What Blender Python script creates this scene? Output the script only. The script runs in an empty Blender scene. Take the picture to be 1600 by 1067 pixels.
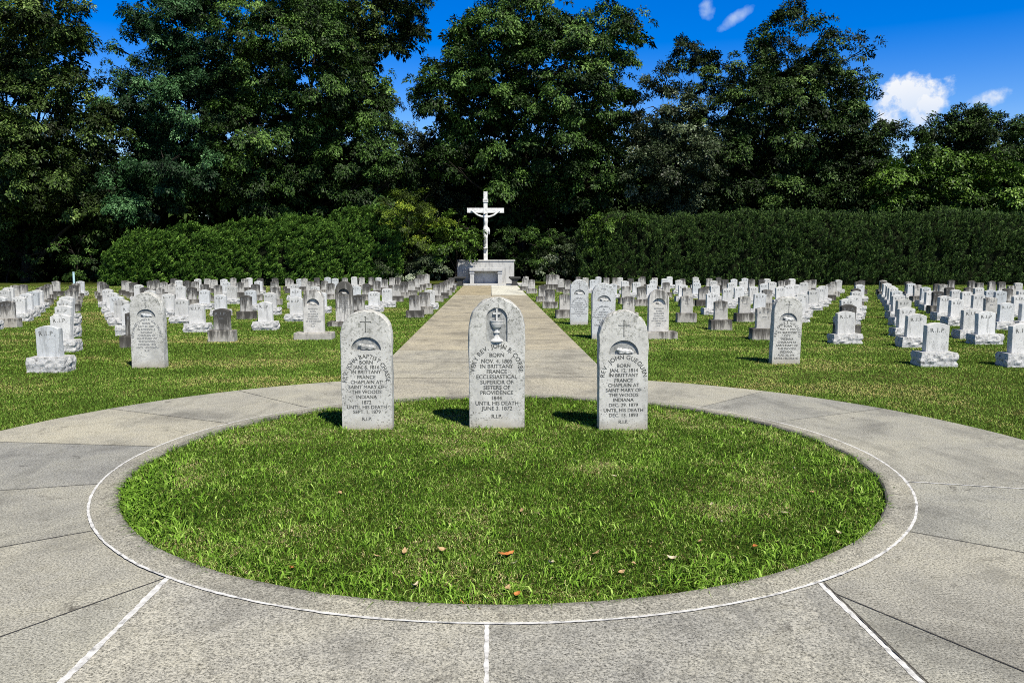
import bpy, bmesh, math, random
import numpy as np
from mathutils import Vector, Matrix, noise as mnoise

random.seed(11)
rng = np.random.default_rng(11)
S = bpy.context.scene
COL = S.collection
PI = math.pi

# ------------------------------------------------------------------ camera
W_, H_, FPX = 1600, 1067, 1244.0
CAMH = 1.65
PITCH = math.atan(128.5 / FPX)
YAW = math.atan(34 / FPX * math.cos(PITCH))
F = np.array([math.sin(YAW) * math.cos(PITCH), math.cos(YAW) * math.cos(PITCH), -math.sin(PITCH)])
R = np.array([math.cos(YAW), -math.sin(YAW), 0.0])
U = np.cross(R, F)


def ray(px, py):
    return FPX * F + (px - 800) * R - (py - 533.5) * U


def ground(px, py, z=0.0):
    d = ray(px, py)
    t = (z - CAMH) / d[2]
    return np.array([0, 0, CAMH]) + t * d


def at_depth(px, py, Y):
    d = ray(px, py)
    return np.array([0, 0, CAMH]) + d * (Y / d[1])


cam_d = bpy.data.cameras.new("Camera")
cam_d.sensor_width = 36.0
cam_d.lens = FPX / W_ * 36.0
cam_d.clip_start = 0.05
cam_d.clip_end = 3000
cam = bpy.data.objects.new("Camera", cam_d)
COL.objects.link(cam)
cam.location = (0, 0, CAMH)
cam.rotation_euler = (PI / 2 - PITCH, 0, -YAW)
S.camera = cam

# ------------------------------------------------------------------ helpers


def tag(o, label=None, cat=None, group=None, kind=None):
    if label:
        o['label'] = label
    if cat:
        o['category'] = cat
    if group:
        o['group'] = group
    if kind:
        o['kind'] = kind
    return o


def empty(name, loc=(0, 0, 0), rz=0.0):
    o = bpy.data.objects.new(name, None)
    COL.objects.link(o)
    o.location = loc
    o.rotation_euler = (0, 0, rz)
    o.empty_display_size = 0.2
    return o


def link(name, me, mat=None, parent=None):
    o = bpy.data.objects.new(name, me)
    COL.objects.link(o)
    if mat is not None and len(me.materials) == 0:
        me.materials.append(mat)
    if parent is not None:
        o.parent = parent
    return o


def bm_obj(name, bm, mat, parent=None, smooth=False):
    me = bpy.data.meshes.new(name)
    bm.normal_update()
    bm.to_mesh(me)
    bm.free()
    if smooth:
        me.polygons.foreach_set('use_smooth', [True] * len(me.polygons))
    return link(name, me, mat, parent)


def np_mesh(name, verts, polys, tint=None, tintname='tint'):
    """polys: list of (n,k) int arrays; tint: per-face float array in the same order"""
    me = bpy.data.meshes.new(name)
    me.vertices.add(len(verts))
    me.vertices.foreach_set('co', np.asarray(verts, np.float32).ravel())
    loops = np.concatenate([p.ravel() for p in polys]).astype(np.int32)
    sizes = np.concatenate([np.full(len(p), p.shape[1], np.int32) for p in polys])
    starts = np.concatenate([[0], np.cumsum(sizes)[:-1]]).astype(np.int32)
    me.loops.add(len(loops))
    me.loops.foreach_set('vertex_index', loops)
    me.polygons.add(len(sizes))
    me.polygons.foreach_set('loop_start', starts)
    me.update(calc_edges=True)
    if tint is not None:
        a = me.attributes.new(tintname, 'FLOAT', 'FACE')
        a.data.foreach_set('value', np.asarray(tint, np.float32))
    return me


def box(bm, x0, x1, y0, y1, z0, z1):
    v = [bm.verts.new((x, y, z)) for z in (z0, z1) for y in (y0, y1) for x in (x0, x1)]
    for f in ((0, 2, 3, 1), (4, 5, 7, 6), (0, 1, 5, 4), (2, 6, 7, 3), (0, 4, 6, 2), (1, 3, 7, 5)):
        bm.faces.new([v[i] for i in f])
    return v


def bevel_all(bm, w, seg=2):
    bmesh.ops.bevel(bm, geom=bm.edges[:], offset=w, segments=seg, affect='EDGES', profile=0.6)


def tube(bm, pts, radii, n=8, cap=True):
    pts = [Vector(p) for p in pts]
    rings = []
    for i, p in enumerate(pts):
        d = (pts[min(i + 1, len(pts) - 1)] - pts[max(i - 1, 0)]).normalized()
        a = d.cross(Vector((0.31, 0.95, 0.05)))
        if a.length < 1e-3:
            a = d.cross(Vector((1, 0, 0)))
        a.normalize()
        b = d.cross(a)
        rings.append([bm.verts.new(p + (a * math.cos(2 * PI * k / n) + b * math.sin(2 * PI * k / n)) * radii[i]) for k in range(n)])
    for r0, r1 in zip(rings, rings[1:]):
        for k in range(n):
            bm.faces.new((r0[k], r0[(k + 1) % n], r1[(k + 1) % n], r1[k]))
    if cap:
        bm.faces.new(rings[-1])
        bm.faces.new(rings[0][::-1])


def vnoise(x, y, scale, seed):
    r = np.random.default_rng(seed)
    g = r.random((64, 64))
    u = np.asarray(x) / scale + 1000.37
    v = np.asarray(y) / scale + 1000.71
    i = np.floor(u).astype(int)
    j = np.floor(v).astype(int)
    fu = u - i
    fv = v - j
    fu = fu * fu * (3 - 2 * fu)
    fv = fv * fv * (3 - 2 * fv)
    a = g[i % 64, j % 64]
    b = g[(i + 1) % 64, j % 64]
    c = g[i % 64, (j + 1) % 64]
    d = g[(i + 1) % 64, (j + 1) % 64]
    return (a * (1 - fu) + b * fu) * (1 - fv) + (c * (1 - fu) + d * fu) * fv


# ------------------------------------------------------------------ materials


class NT:
    def __init__(self, name):
        self.m = bpy.data.materials.new(name)
        self.m.use_nodes = True
        self.t = self.m.node_tree
        self.b = self.t.nodes['Principled BSDF']

    def n(self, typ, **kw):
        nd = self.t.nodes.new(typ)
        for k, v in kw.items():
            setattr(nd, k, v)
        return nd

    def l(self, a, b):
        self.t.links.new(a, b)

    def coords(self, randomize=False):
        tc = self.n('ShaderNodeTexCoord')
        out = tc.outputs['Object']
        if randomize:
            oi = self.n('ShaderNodeObjectInfo')
            mu = self.n('ShaderNodeMath', operation='MULTIPLY')
            mu.inputs[1].default_value = 37.0
            self.l(oi.outputs['Random'], mu.inputs[0])
            ad = self.n('ShaderNodeVectorMath', operation='ADD')
            self.l(out, ad.inputs[0])
            self.l(mu.outputs[0], ad.inputs[1])
            out = ad.outputs[0]
        return out

    def scale(self, vec, s):
        m = self.n('ShaderNodeMapping')
        m.inputs['Scale'].default_value = s
        self.l(vec, m.inputs['Vector'])
        return m.outputs[0]

    def noise(self, vec, scale, detail=4, rough=0.6, dist=0.0):
        nd = self.n('ShaderNodeTexNoise')
        nd.inputs['Scale'].default_value = scale
        nd.inputs['Detail'].default_value = detail
        nd.inputs['Roughness'].default_value = rough
        nd.inputs['Distortion'].default_value = dist
        self.l(vec, nd.inputs['Vector'])
        return nd.outputs['Fac']

    def ramp(self, fac, stops):
        r = self.n('ShaderNodeValToRGB')
        e = r.color_ramp.elements
        while len(e) > 1:
            e.remove(e[-1])
        e[0].position = stops[0][0]
        c = stops[0][1]
        e[0].color = (*c, 1) if isinstance(c, tuple) else (c, c, c, 1)
        for p, c in stops[1:]:
            q = e.new(p)
            q.color = (*c, 1) if isinstance(c, tuple) else (c, c, c, 1)
        self.l(fac, r.inputs[0])
        return r.outputs['Color']

    def mix(self, fac, a, b, mode='MIX'):
        mx = self.n('ShaderNodeMix', data_type='RGBA', blend_type=mode)
        if isinstance(fac, (int, float)):
            mx.inputs[0].default_value = fac
        else:
            self.l(fac, mx.inputs[0])
        for s, v in ((6, a), (7, b)):
            if isinstance(v, tuple):
                mx.inputs[s].default_value = (*v, 1)
            else:
                self.l(v, mx.inputs[s])
        return mx.outputs[2]

    def bump(self, h, strength, dist):
        b = self.n('ShaderNodeBump')
        b.inputs['Strength'].default_value = strength
        b.inputs['Distance'].default_value = dist
        self.l(h, b.inputs['Height'])
        self.l(b.outputs[0], self.b.inputs['Normal'])
        return b

    def done(self, color, rough=0.85, spec=0.25):
        if isinstance(color, tuple):
            self.b.inputs['Base Color'].default_value = (*color, 1)
        else:
            self.l(color, self.b.inputs['Base Color'])
        self.b.inputs['Roughness'].default_value = rough
        self.b.inputs['Specular IOR Level'].default_value = spec
        return self.m


def mat_leaf(name, stops, rough=0.5, spec=0.35):
    n = NT(name)
    a = n.n('ShaderNodeAttribute')
    a.attribute_name = 'tint'
    return n.done(n.ramp(a.outputs['Fac'], stops), rough, spec)


def mat_marble(name, base, dark, fleck=0.6, gray=0.3, foot=True):
    """pale granite: fine dark flecks, soft clouding, lichen"""
    n = NT(name)
    c = n.coords(True)
    cl = n.ramp(n.noise(c, 5.0, 5, 0.65), [(0.3, tuple(x * (1 - gray) for x in base)), (0.62, base)])
    fl = n.ramp(n.noise(c, 70.0, 3, 0.7), [(0.24, 1.0), (0.35, 0.0)])
    col = n.mix(fl, cl, tuple(x * (1 - fleck * 0.8) for x in base))
    m2 = n.noise(c, 75.0, 2, 0.5)
    m3 = n.noise(c, 3.2, 3, 0.6)
    spots = n.mix(1.0, n.ramp(m2, [(0.6, 0.0), (0.66, 0.9)]), n.ramp(m3, [(0.4, 0.25), (0.58, 1.0)]), 'MULTIPLY')
    col = n.mix(spots, col, dark)
    if foot:
        tc = n.n('ShaderNodeTexCoord')
        sx = n.n('ShaderNodeSeparateXYZ')
        n.l(tc.outputs['Object'], sx.inputs[0])
        ad = n.n('ShaderNodeMath', operation='ADD')
        n.l(sx.outputs['Z'], ad.inputs[0])
        nz = n.n('ShaderNodeMath', operation='MULTIPLY')
        n.l(n.noise(c, 7.0, 3), nz.inputs[0])
        nz.inputs[1].default_value = 0.16
        n.l(nz.outputs[0], ad.inputs[1])
        mud = n.ramp(ad.outputs[0], [(0.07, 0.75), (0.2, 0.0)])
        col = n.mix(mud, col, (0.36, 0.32, 0.24))
        # lichen that creeps in from the arris and over the head
        ax_ = n.n('ShaderNodeMath', operation='ABSOLUTE')
        n.l(sx.outputs['X'], ax_.inputs[0])
        e1 = n.ramp(ax_.outputs[0], [(0.15, 0.0), (0.27, 1.0)])
        e2 = n.ramp(sx.outputs['Z'], [(0.8, 0.0), (1.0, 1.0)])
        ee = n.mix(1.0, e1, e2, 'LIGHTEN')
        ln = n.ramp(n.noise(c, 22.0, 6, 0.78), [(0.5, 0.0), (0.62, 0.85)])
        col = n.mix(n.mix(1.0, ln, ee, 'MULTIPLY'), col, (0.17, 0.175, 0.15))
    oi = n.n('ShaderNodeObjectInfo')
    tone = n.ramp(oi.outputs['Random'], [(0.0, (0.74, 0.78, 0.82)), (0.3, (0.98, 0.99, 1.0)), (0.6, (0.86, 0.86, 0.85)), (0.8, (1.0, 1.0, 1.0)), (1.0, (0.7, 0.7, 0.68))])
    if not foot:
        col = n.mix(1.0, col, tone, 'MULTIPLY')
        run = n.noise(n.scale(c, (1, 1, 0.15)), 14.0, 5, 0.7)
        col = n.mix(n.ramp(run, [(0.53, 0.0), (0.68, 0.6)]), col, (0.2, 0.205, 0.2))
    n.bump(n.noise(c, 90.0, 4, 0.7), 0.35, 0.004)
    return n.done(col, 0.8, 0.25)


def mat_weathered(name, base, dark, amount=0.5, z0=0.05, z1=0.46):
    """old stone with black vertical run-off streaks, heaviest under the top edge"""
    n = NT(name)
    c = n.coords(True)
    streak = n.noise(n.scale(c, (1.0, 1.0, 0.12)), 11.0, 6, 0.72, 0.3)
    tc = n.n('ShaderNodeTexCoord')
    sx = n.n('ShaderNodeSeparateXYZ')
    n.l(tc.outputs['Object'], sx.inputs[0])
    mr = n.n('ShaderNodeMapRange')
    mr.inputs['From Min'].default_value = z0
    mr.inputs['From Max'].default_value = z1
    mr.inputs['To Min'].default_value = -0.15
    mr.inputs['To Max'].default_value = 0.13
    n.l(sx.outputs['Z'], mr.inputs['Value'])
    oi = n.n('ShaderNodeObjectInfo')
    rr = n.n('ShaderNodeMapRange')
    rr.inputs['To Min'].default_value = -0.1
    rr.inputs['To Max'].default_value = 0.16
    n.l(oi.outputs['Random'], rr.inputs['Value'])
    a1 = n.n('ShaderNodeMath', operation='ADD')
    n.l(streak, a1.inputs[0])
    n.l(mr.outputs[0], a1.inputs[1])
    a2 = n.n('ShaderNodeMath', operation='ADD')
    n.l(a1.outputs[0], a2.inputs[0])
    n.l(rr.outputs[0], a2.inputs[1])
    f = n.ramp(a2.outputs[0], [(0.55 - amount * 0.1, 0.0), (0.62 - amount * 0.1, 0.6), (0.74 - amount * 0.1, 0.95)])
    cl = n.ramp(n.noise(c, 9.0, 5, 0.7), [(0.3, tuple(x * 0.66 for x in base)), (0.6, base)])
    col = n.mix(f, cl, dark)
    n.bump(n.noise(c, 60.0, 5, 0.7), 0.5, 0.006)
    return n.done(col, 0.9, 0.2)


def mat_rockface(name, base, dark):
    n = NT(name)
    c = n.coords(True)
    col = n.ramp(n.noise(c, 16.0, 6, 0.75), [(0.34, dark), (0.5, base)])
    n.bump(n.noise(c, 30.0, 6, 0.75), 0.8, 0.02)
    return n.done(col, 0.9, 0.2)


def mat_concrete(name, base=(0.4, 0.37, 0.32)):
    n = NT(name)
    c = n.coords()
    at = n.n('ShaderNodeAttribute')
    at.attribute_name = 'slab'
    agg = n.noise(c, 85.0, 5, 0.8)
    col = n.ramp(agg, [(0.33, tuple(x * 0.1 for x in base)), (0.43, tuple(x * 0.6 for x in base)), (0.51, tuple(x * 1.1 for x in base)), (0.62, (0.62, 0.61, 0.555))])
    pit = n.ramp(n.noise(c, 105.0, 3, 0.7), [(0.34, 1.0), (0.42, 0.0)])
    col = n.mix(pit, col, tuple(x * 0.14 for x in base))
    big = n.noise(c, 1.1, 5, 0.62, 0.4)
    st = n.ramp(big, [(0.3, (0.6, 0.6, 0.61)), (0.45, (0.9, 0.9, 0.9)), (0.6, (1.04, 1.03, 0.99))])
    col = n.mix(1.0, col, st, 'MULTIPLY')
    mid = n.ramp(n.noise(c, 9.0, 6, 0.75), [(0.3, (0.74, 0.73, 0.7)), (0.5, (1, 1, 1))])
    col = n.mix(0.75, col, mid, 'MULTIPLY')
    blot = n.mix(1.0, n.ramp(n.noise(c, 2.3, 4, 0.75, 0.8), [(0.62, 0.0), (0.7, 1.0)]), n.ramp(n.noise(c, 25.0, 3, 0.7), [(0.35, 0.3), (0.6, 1.0)]), 'MULTIPLY')
    col = n.mix(blot, col, (0.1, 0.095, 0.085))
    run = n.noise(n.scale(c, (1.0, 0.45, 1.0)), 1.7, 6, 0.78, 1.2)
    col = n.mix(n.ramp(run, [(0.5, 0.0), (0.64, 0.45)]), col, tuple(x * 0.42 for x in base))
    moss = n.ramp(n.noise(c, 4.3, 5, 0.8, 0.5), [(0.7, 0.0), (0.74, 0.8)])
    col = n.mix(moss, col, (0.16, 0.13, 0.06))
    col = n.mix(1.0, col, at.outputs['Color'], 'MULTIPLY')
    n.bump(agg, 0.55, 0.006)
    return n.done(col, 0.9, 0.2)


MARBLE = mat_marble('pale granite', (0.64, 0.635, 0.6), (0.09, 0.09, 0.08), 0.85, 0.32)
MARBLE_GREY = mat_marble('grey granite', (0.6, 0.62, 0.63), (0.2, 0.2, 0.2), 0.5, 0.22)
MARBLE_WHITE = mat_marble('white marble', (0.74, 0.74, 0.73), (0.26, 0.27, 0.26), 0.4, 0.22, False)
OLD = mat_weathered('old grey stone', (0.56, 0.545, 0.51), (0.045, 0.043, 0.04), 0.95)
OLDBASE = mat_weathered('old grey plinth', (0.46, 0.44, 0.4), (0.05, 0.047, 0.042), 0.8, -0.1, 0.24)
OLDPRIEST = mat_weathered('old pale stone', (0.66, 0.645, 0.61), (0.07, 0.067, 0.06), 0.5, 0.2, 1.0)
ROCK = mat_rockface('rock faced plinth', (0.58, 0.58, 0.575), (0.16, 0.16, 0.16))
NICHE = NT('niche stone')
_c = NICHE.coords(True)
NICHE = NICHE.done(NICHE.ramp(NICHE.noise(_c, 25, 5, 0.7), [(0.35, (0.17, 0.175, 0.17)), (0.65, (0.44, 0.45, 0.44))]), 0.9, 0.2)
LETTERSHADE = NT('lettering shade and dirt')  # raised letter sheets; groove shadow and dirt put into the dark colour
_c = LETTERSHADE.coords()
LETTERSHADE = LETTERSHADE.done(LETTERSHADE.ramp(LETTERSHADE.noise(_c, 34, 4, 0.7), [(0.36, (0.055, 0.057, 0.053)), (0.66, (0.19, 0.195, 0.185))]), 0.95, 0.1)
LETTERSHADESOFT = NT('worn lettering shade')  # worn letters: fainter groove shadow and dirt as one flat colour
LETTERSHADESOFT = LETTERSHADESOFT.done((0.19, 0.2, 0.21), 0.95, 0.1)
CONC = mat_concrete('concrete paving', (0.385, 0.385, 0.355))
KERB = mat_concrete('concrete kerb', (0.36, 0.358, 0.328))
SEAL = NT('white joint sealant')
_c = SEAL.coords()
SEAL = SEAL.done(SEAL.ramp(SEAL.noise(_c, 16, 6, 0.75), [(0.36, (0.3, 0.3, 0.29)), (0.45, (0.58, 0.58, 0.57)), (0.56, (0.74, 0.74, 0.73))]), 0.6, 0.3)
CRACK = NT('dark joint')
CRACK = CRACK.done((0.07, 0.066, 0.06), 0.95, 0.1)
WHITEPAINT = NT('white painted stone')
_c = WHITEPAINT.coords()
WHITEPAINT = WHITEPAINT.done(WHITEPAINT.ramp(WHITEPAINT.noise(_c, 6, 4), [(0.35, (0.55, 0.55, 0.54)), (0.55, (0.82, 0.82, 0.81))]), 0.6, 0.3)
LIME = NT('altar limestone')
_c = LIME.coords()
_s = LIME.ramp(LIME.noise(LIME.scale(_c, (1, 1, 0.2)), 6, 5, 0.7), [(0.3, (0.25, 0.25, 0.25)), (0.5, (0.5, 0.5, 0.49))])
LIME.bump(LIME.noise(_c, 40, 4), 0.3, 0.01)
LIME = LIME.done(_s, 0.85, 0.2)
DARKSTONE = mat_rockface('dark stone', (0.06, 0.06, 0.058), (0.025, 0.025, 0.025))
POST = NT('pale blue paint')
POST = POST.done((0.5, 0.72, 0.78), 0.5, 0.4)
BARK = NT('bark')
_c = BARK.coords()
_b = BARK.noise(BARK.scale(_c, (1, 1, 0.25)), 9, 5, 0.7)
BARK.bump(_b, 0.8, 0.03)
BARK = BARK.done(BARK.ramp(_b, [(0.35, (0.012, 0.01, 0.008)), (0.65, (0.05, 0.044, 0.035))]), 0.95, 0.1)
HEDGEDARK = NT('hedge inner shade')  # near-black colour stands for the shade inside the hedge
HEDGEDARK = HEDGEDARK.done((0.012, 0.016, 0.008), 1.0, 0.0)

_n = NT('lawn turf')
_c = _n.coords()
_f = _n.noise(_c, 28.0, 5, 0.75)
_g = _n.noise(_n.scale(_c, (0.35, 1.0, 1.0)), 0.5, 4, 0.6)
_col = _n.ramp(_f, [(0.3, (0.012, 0.02, 0.005)), (0.5, (0.055, 0.08, 0.014)), (0.66, (0.15, 0.19, 0.04))])
_tan = _n.ramp(_f, [(0.3, (0.04, 0.03, 0.012)), (0.6, (0.2, 0.16, 0.07))])
_col = _n.mix(_n.ramp(_g, [(0.52, 0.0), (0.7, 0.7)]), _col, _tan)
_n.bump(_f, 1.0, 0.05)
TURF = _n.done(_col, 1.0, 0.0)

GRASS = mat_leaf('grass blades', [(0.0, (0.012, 0.035, 0.004)), (0.3, (0.085, 0.185, 0.014)), (0.55, (0.2, 0.36, 0.04)),
                                  (0.74, (0.44, 0.6, 0.15)), (0.82, (0.4, 0.33, 0.13)), (1.0, (0.72, 0.62, 0.36))], 0.75, 0.1)
LAWNG = mat_leaf('lawn blades', [(0.0, (0.035, 0.06, 0.008)), (0.3, (0.1, 0.2, 0.024)), (0.55, (0.22, 0.36, 0.055)),
                                 (0.74, (0.45, 0.54, 0.14)), (0.82, (0.46, 0.4, 0.14)), (1.0, (0.64, 0.54, 0.26))], 0.75, 0.1)

# ------------------------------------------------------------------ setting: lawn, paving
C0 = (0.115, 6.55)
RK = 3.085      # white joint round the kerb
RG = 2.90      # grass edge
CO = (0.0, 6.25)
RO = 4.96
XL, XR = -1.68, 1.68

n_ = 96
vs = [(0, 40, -0.03)] + [(math.cos(2 * PI * k / n_) * 900, 40 + math.sin(2 * PI * k / n_) * 900, -0.03) for k in range(n_)]
me = bpy.data.meshes.new('lawn')
me.from_pydata(vs, [], [(0, k + 1, (k + 1) % n_ + 1) for k in range(n_)])
tag(link('lawn', me, TURF), kind='structure')


def slab_obj(name, polys, mat, z):
    """polys: list of (list of xy, colour)"""
    bm = bmesh.new()
    lay = bm.loops.layers.float_color.new('slab')
    for pts, colr in polys:
        top = [bm.verts.new((x, y, z)) for x, y in pts]
        bot = [bm.verts.new((x, y, z - 0.12)) for x, y in pts]
        fs = [bm.faces.new(top)]
        k = len(pts)
        for i in range(k):
            fs.append(bm.faces.new((top[i], bot[i], bot[(i + 1) % k], top[(i + 1) % k])))
        for f in fs:
            for lp in f.loops:
                lp[lay] = (*colr, 1)
    bmesh.ops.recalc_face_normals(bm, faces=bm.faces[:])
    o = bm_obj(name, bm, mat)
    tag(o, kind='structure')
    return o


def on_outer(a):
    """where the ray from C0 at angle a meets the outer edge of the paving ring"""
    dx, dy = math.cos(a), math.sin(a)
    ox, oy = C0[0] - CO[0], C0[1] - CO[1]
    b = ox * dx + oy * dy
    c = ox * ox + oy * oy - RO * RO
    t = -b + math.sqrt(b * b - c)
    return (C0[0] + dx * t, C0[1] + dy * t)


joint_px = [(1280, 917), (1430, 832), (1408, 752), (1209, 660), (1080, 640), (472, 635), (330, 658), (225, 697), (140, 757), (140, 830), (258, 903)]
angs = []
for q in joint_px:
    w = ground(*q)
    angs.append(math.atan2(w[1] - C0[1], w[0] - C0[0]) % (2 * PI))
angs = sorted(angs)
TONE_AT = {(225, 697): (0.84, 0.845, 0.86), (330, 658): (1.16, 1.12, 1.02), (472, 635): (1.06, 1.04, 0.99), (140, 757): (0.95, 0.94, 0.91), (140, 830): (1.02, 1.0, 0.95), (258, 903): (1.0, 0.99, 0.95),
           (1280, 917): (0.98, 0.96, 0.92), (1430, 832): (0.93, 0.93, 0.91), (1408, 752): (1.0, 0.99, 0.95), (1209, 660): (0.92, 0.92, 0.91), (1080, 640): (1.08, 1.06, 1.0)}
ring = []
tone_list = [(0.96, 0.96, 0.96), (0.92, 0.92, 0.92), (1.06, 1.04, 1.0), (1.02, 1.0, 0.97), (1.2, 1.15, 1.04), (0.76, 0.77, 0.79), (0.95, 0.95, 0.94), (1.06, 1.03, 0.98), (1.02, 1.0, 0.96), (0.9, 0.9, 0.89), (0.98, 0.96, 0.93)]
for i, a0 in enumerate(angs):
    a1 = angs[(i + 1) % len(angs)]
    if a1 < a0:
        a1 += 2 * PI
    k = max(3, int((a1 - a0) / 0.06))
    aa = [a0 + (a1 - a0) * j / k for j in range(k + 1)]
    pts = [(C0[0] + math.cos(a) * (RK - 0.05), C0[1] + math.sin(a) * (RK - 0.05)) for a in aa] + [on_outer(a) for a in aa[::-1]]
    tn = tone_list[i % len(tone_list)]
    for q, v in TONE_AT.items():
        w = ground(*q)
        if abs((math.atan2(w[1] - C0[1], w[0] - C0[0]) % (2 * PI)) - a0) < 1e-6:
            tn = v
    ring.append((pts, tn))
slab_obj('ring_path', ring, CONC, 0.0)


def arc_pts(x0, x1, r, top, k=14):
    out = []
    for j in range(k + 1):
        x = x0 + (x1 - x0) * j / k
        s = math.sqrt(max(r * r - (x - C0[0]) ** 2, 0))
        out.append((x, C0[1] + (s if top else -s)))
    return out


fore = []
for x0, x1, tn in ((XL, -0.02, (1.05, 1.03, 1.0)), (-0.02, XR, (0.95, 0.94, 0.93))):
    fore.append(([(x0, -4.0), (x1, -4.0)] + arc_pts(x0, x1, RK - 0.04, False)[::-1], tn))
slab_obj('entrance_path', fore, CONC, 0.004)

walk = []
ys = [11.0]
while ys[-1] < 49.6:
    ys.append(ys[-1] + 1.72)
ys[-1] = 49.9
walk.append((arc_pts(XL, XR, RK - 0.04, True) + [(XR, 11.0), (XL, 11.0)], (1.1, 1.05, 0.96)))
for i in range(len(ys) - 1):
    t = random.uniform(0.88, 1.08)
    warm = (1.14 * t, 1.05 * t, 0.9 * t) if ys[i] > 13 else (1.1 * t, 1.06 * t, 0.98 * t)
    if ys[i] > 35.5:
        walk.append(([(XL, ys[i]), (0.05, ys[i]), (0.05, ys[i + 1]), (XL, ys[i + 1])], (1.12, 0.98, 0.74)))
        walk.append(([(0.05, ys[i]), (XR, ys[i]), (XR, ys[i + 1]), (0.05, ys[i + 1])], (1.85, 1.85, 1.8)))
    else:
        walk.append(([(XL, ys[i]), (XR, ys[i]), (XR, ys[i + 1]), (XL, ys[i + 1])], warm))
slab_obj('central_path', walk, CONC, 0.004)

vs = [(C0[0], C0[1], -0.012)] + [(C0[0] + math.cos(2 * PI * k / 96) * (RG - 0.004), C0[1] + math.sin(2 * PI * k / 96) * (RG - 0.004), -0.014) for k in range(96)]
me = bpy.data.meshes.new('round_bed')
me.from_pydata(vs, [], [(0, k + 1, (k + 1) % 96 + 1) for k in range(96)])
tag(link('round_bed', me, TURF), kind='structure')

# kerb ring round the grass
bm = bmesh.new()
lay = bm.loops.layers.float_color.new('slab')
N = 180
prof = [(RG, -0.12), (RG, 0.006), (RG + 0.012, 0.018), (RG + 0.06, 0.017), (RK - 0.012, 0.012), (RK, 0.006), (RK, -0.1)]
rows = []
for k in range(N):
    a = 2 * PI * k / N
    rows.append([bm.verts.new((C0[0] + math.cos(a) * (r + mnoise.noise(Vector((a * 9, r, i))) * (0.008 if i < 3 else 0.0)), C0[1] + math.sin(a) * (r + mnoise.noise(Vector((a * 9, r, i))) * (0.008 if i < 3 else 0.0)), z)) for i, (r, z) in enumerate(prof)])
for k in range(N):
    for i in range(len(prof) - 1):
        f = bm.faces.new((rows[k][i], rows[(k + 1) % N][i], rows[(k + 1) % N][i + 1], rows[k][i + 1]))
        for lp in f.loops:
            q = math.hypot(lp.vert.co.x - C0[0], lp.vert.co.y - C0[1])
            g_ = 1.0 if q > RG + 0.05 else 0.62 + 0.3 * mnoise.noise(lp.vert.co * 3)
            lp[lay] = (g_, g_ * 0.98, g_ * 0.93, 1)
bmesh.ops.recalc_face_normals(bm, faces=bm.faces[:])
tag(bm_obj('kerb', bm, KERB), kind='structure')


def strip(bm, pts, w, z, ragged=0.3, seed=0):
    ragged *= 0.55
    rnd = random.Random(seed)
    L = []
    dense = []
    for (x0, y0), (x1, y1) in zip(pts, pts[1:]):
        k = max(1, int(math.hypot(x1 - x0, y1 - y0) / 0.03))
        dense += [(x0 + (x1 - x0) * j / k, y0 + (y1 - y0) * j / k) for j in range(k)]
    dense.append(pts[-1])
    for i, p in enumerate(dense):
        q0 = dense[max(i - 1, 0)]
        q1 = dense[min(i + 1, len(dense) - 1)]
        dx, dy = q1[0] - q0[0], q1[1] - q0[1]
        d = math.hypot(dx, dy) or 1
        nx, ny = -dy / d, dx / d
        wa = w * 0.5 * (1 + ragged * (rnd.random() * 2 - 1) + ragged * mnoise.noise(Vector((i * 0.08, seed, 0))) * 1.5)
        wb = w * 0.5 * (1 + ragged * (rnd.random() * 2 - 1) + ragged * mnoise.noise(Vector((i * 0.08, seed, 5))) * 1.5)
        L.append((bm.verts.new((p[0] + nx * wa, p[1] + ny * wa, z)), bm.verts.new((p[0] - nx * wb, p[1] - ny * wb, z))))
    for a, b in zip(L, L[1:]):
        bm.faces.new((a[0], a[1], b[1], b[0]))


def gpt(px, py):
    w = ground(px, py)
    return (w[0], w[1])


def circ(r, a0, a1, k=120):
    return [(C0[0] + math.cos(a0 + (a1 - a0) * j / k) * r, C0[1] + math.sin(a0 + (a1 - a0) * j / k) * r) for j in range(k + 1)]


bm = bmesh.new()
R_ = math.radians
strip(bm, circ(RK + 0.004, R_(150), R_(385), 200), 0.017, 0.0095, 0.5, 1)
strip(bm, circ(RK + 0.004, R_(25), R_(50), 30), 0.012, 0.009, 0.6, 7)
strip(bm, circ(RK + 0.004, R_(118), R_(150), 30), 0.016, 0.009, 0.5, 9)
yb = lambda x: C0[1] - math.sqrt(RK ** 2 - (x - C0[0]) ** 2) - 0.01
strip(bm, [(-0.02, yb(-0.02)), (-0.02, -3.0)], 0.02, 0.006, 0.6, 2)
strip(bm, [(XL - 0.0, yb(XL)), (XL - 0.0, -3.0)], 0.03, 0.006, 0.45, 3)
strip(bm, [(XR, yb(XR)), (XR, -3.0)], 0.026, 0.006, 0.45, 4)
w = gpt(1408, 752)
a = math.atan2(w[1] - C0[1], w[0] - C0[0])
strip(bm, [(C0[0] + math.cos(a) * RK, C0[1] + math.sin(a) * RK), on_outer(a)], 0.014, 0.004, 0.4, 5)
tag(bm_obj('path_sealant', bm, SEAL), kind='structure')

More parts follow.
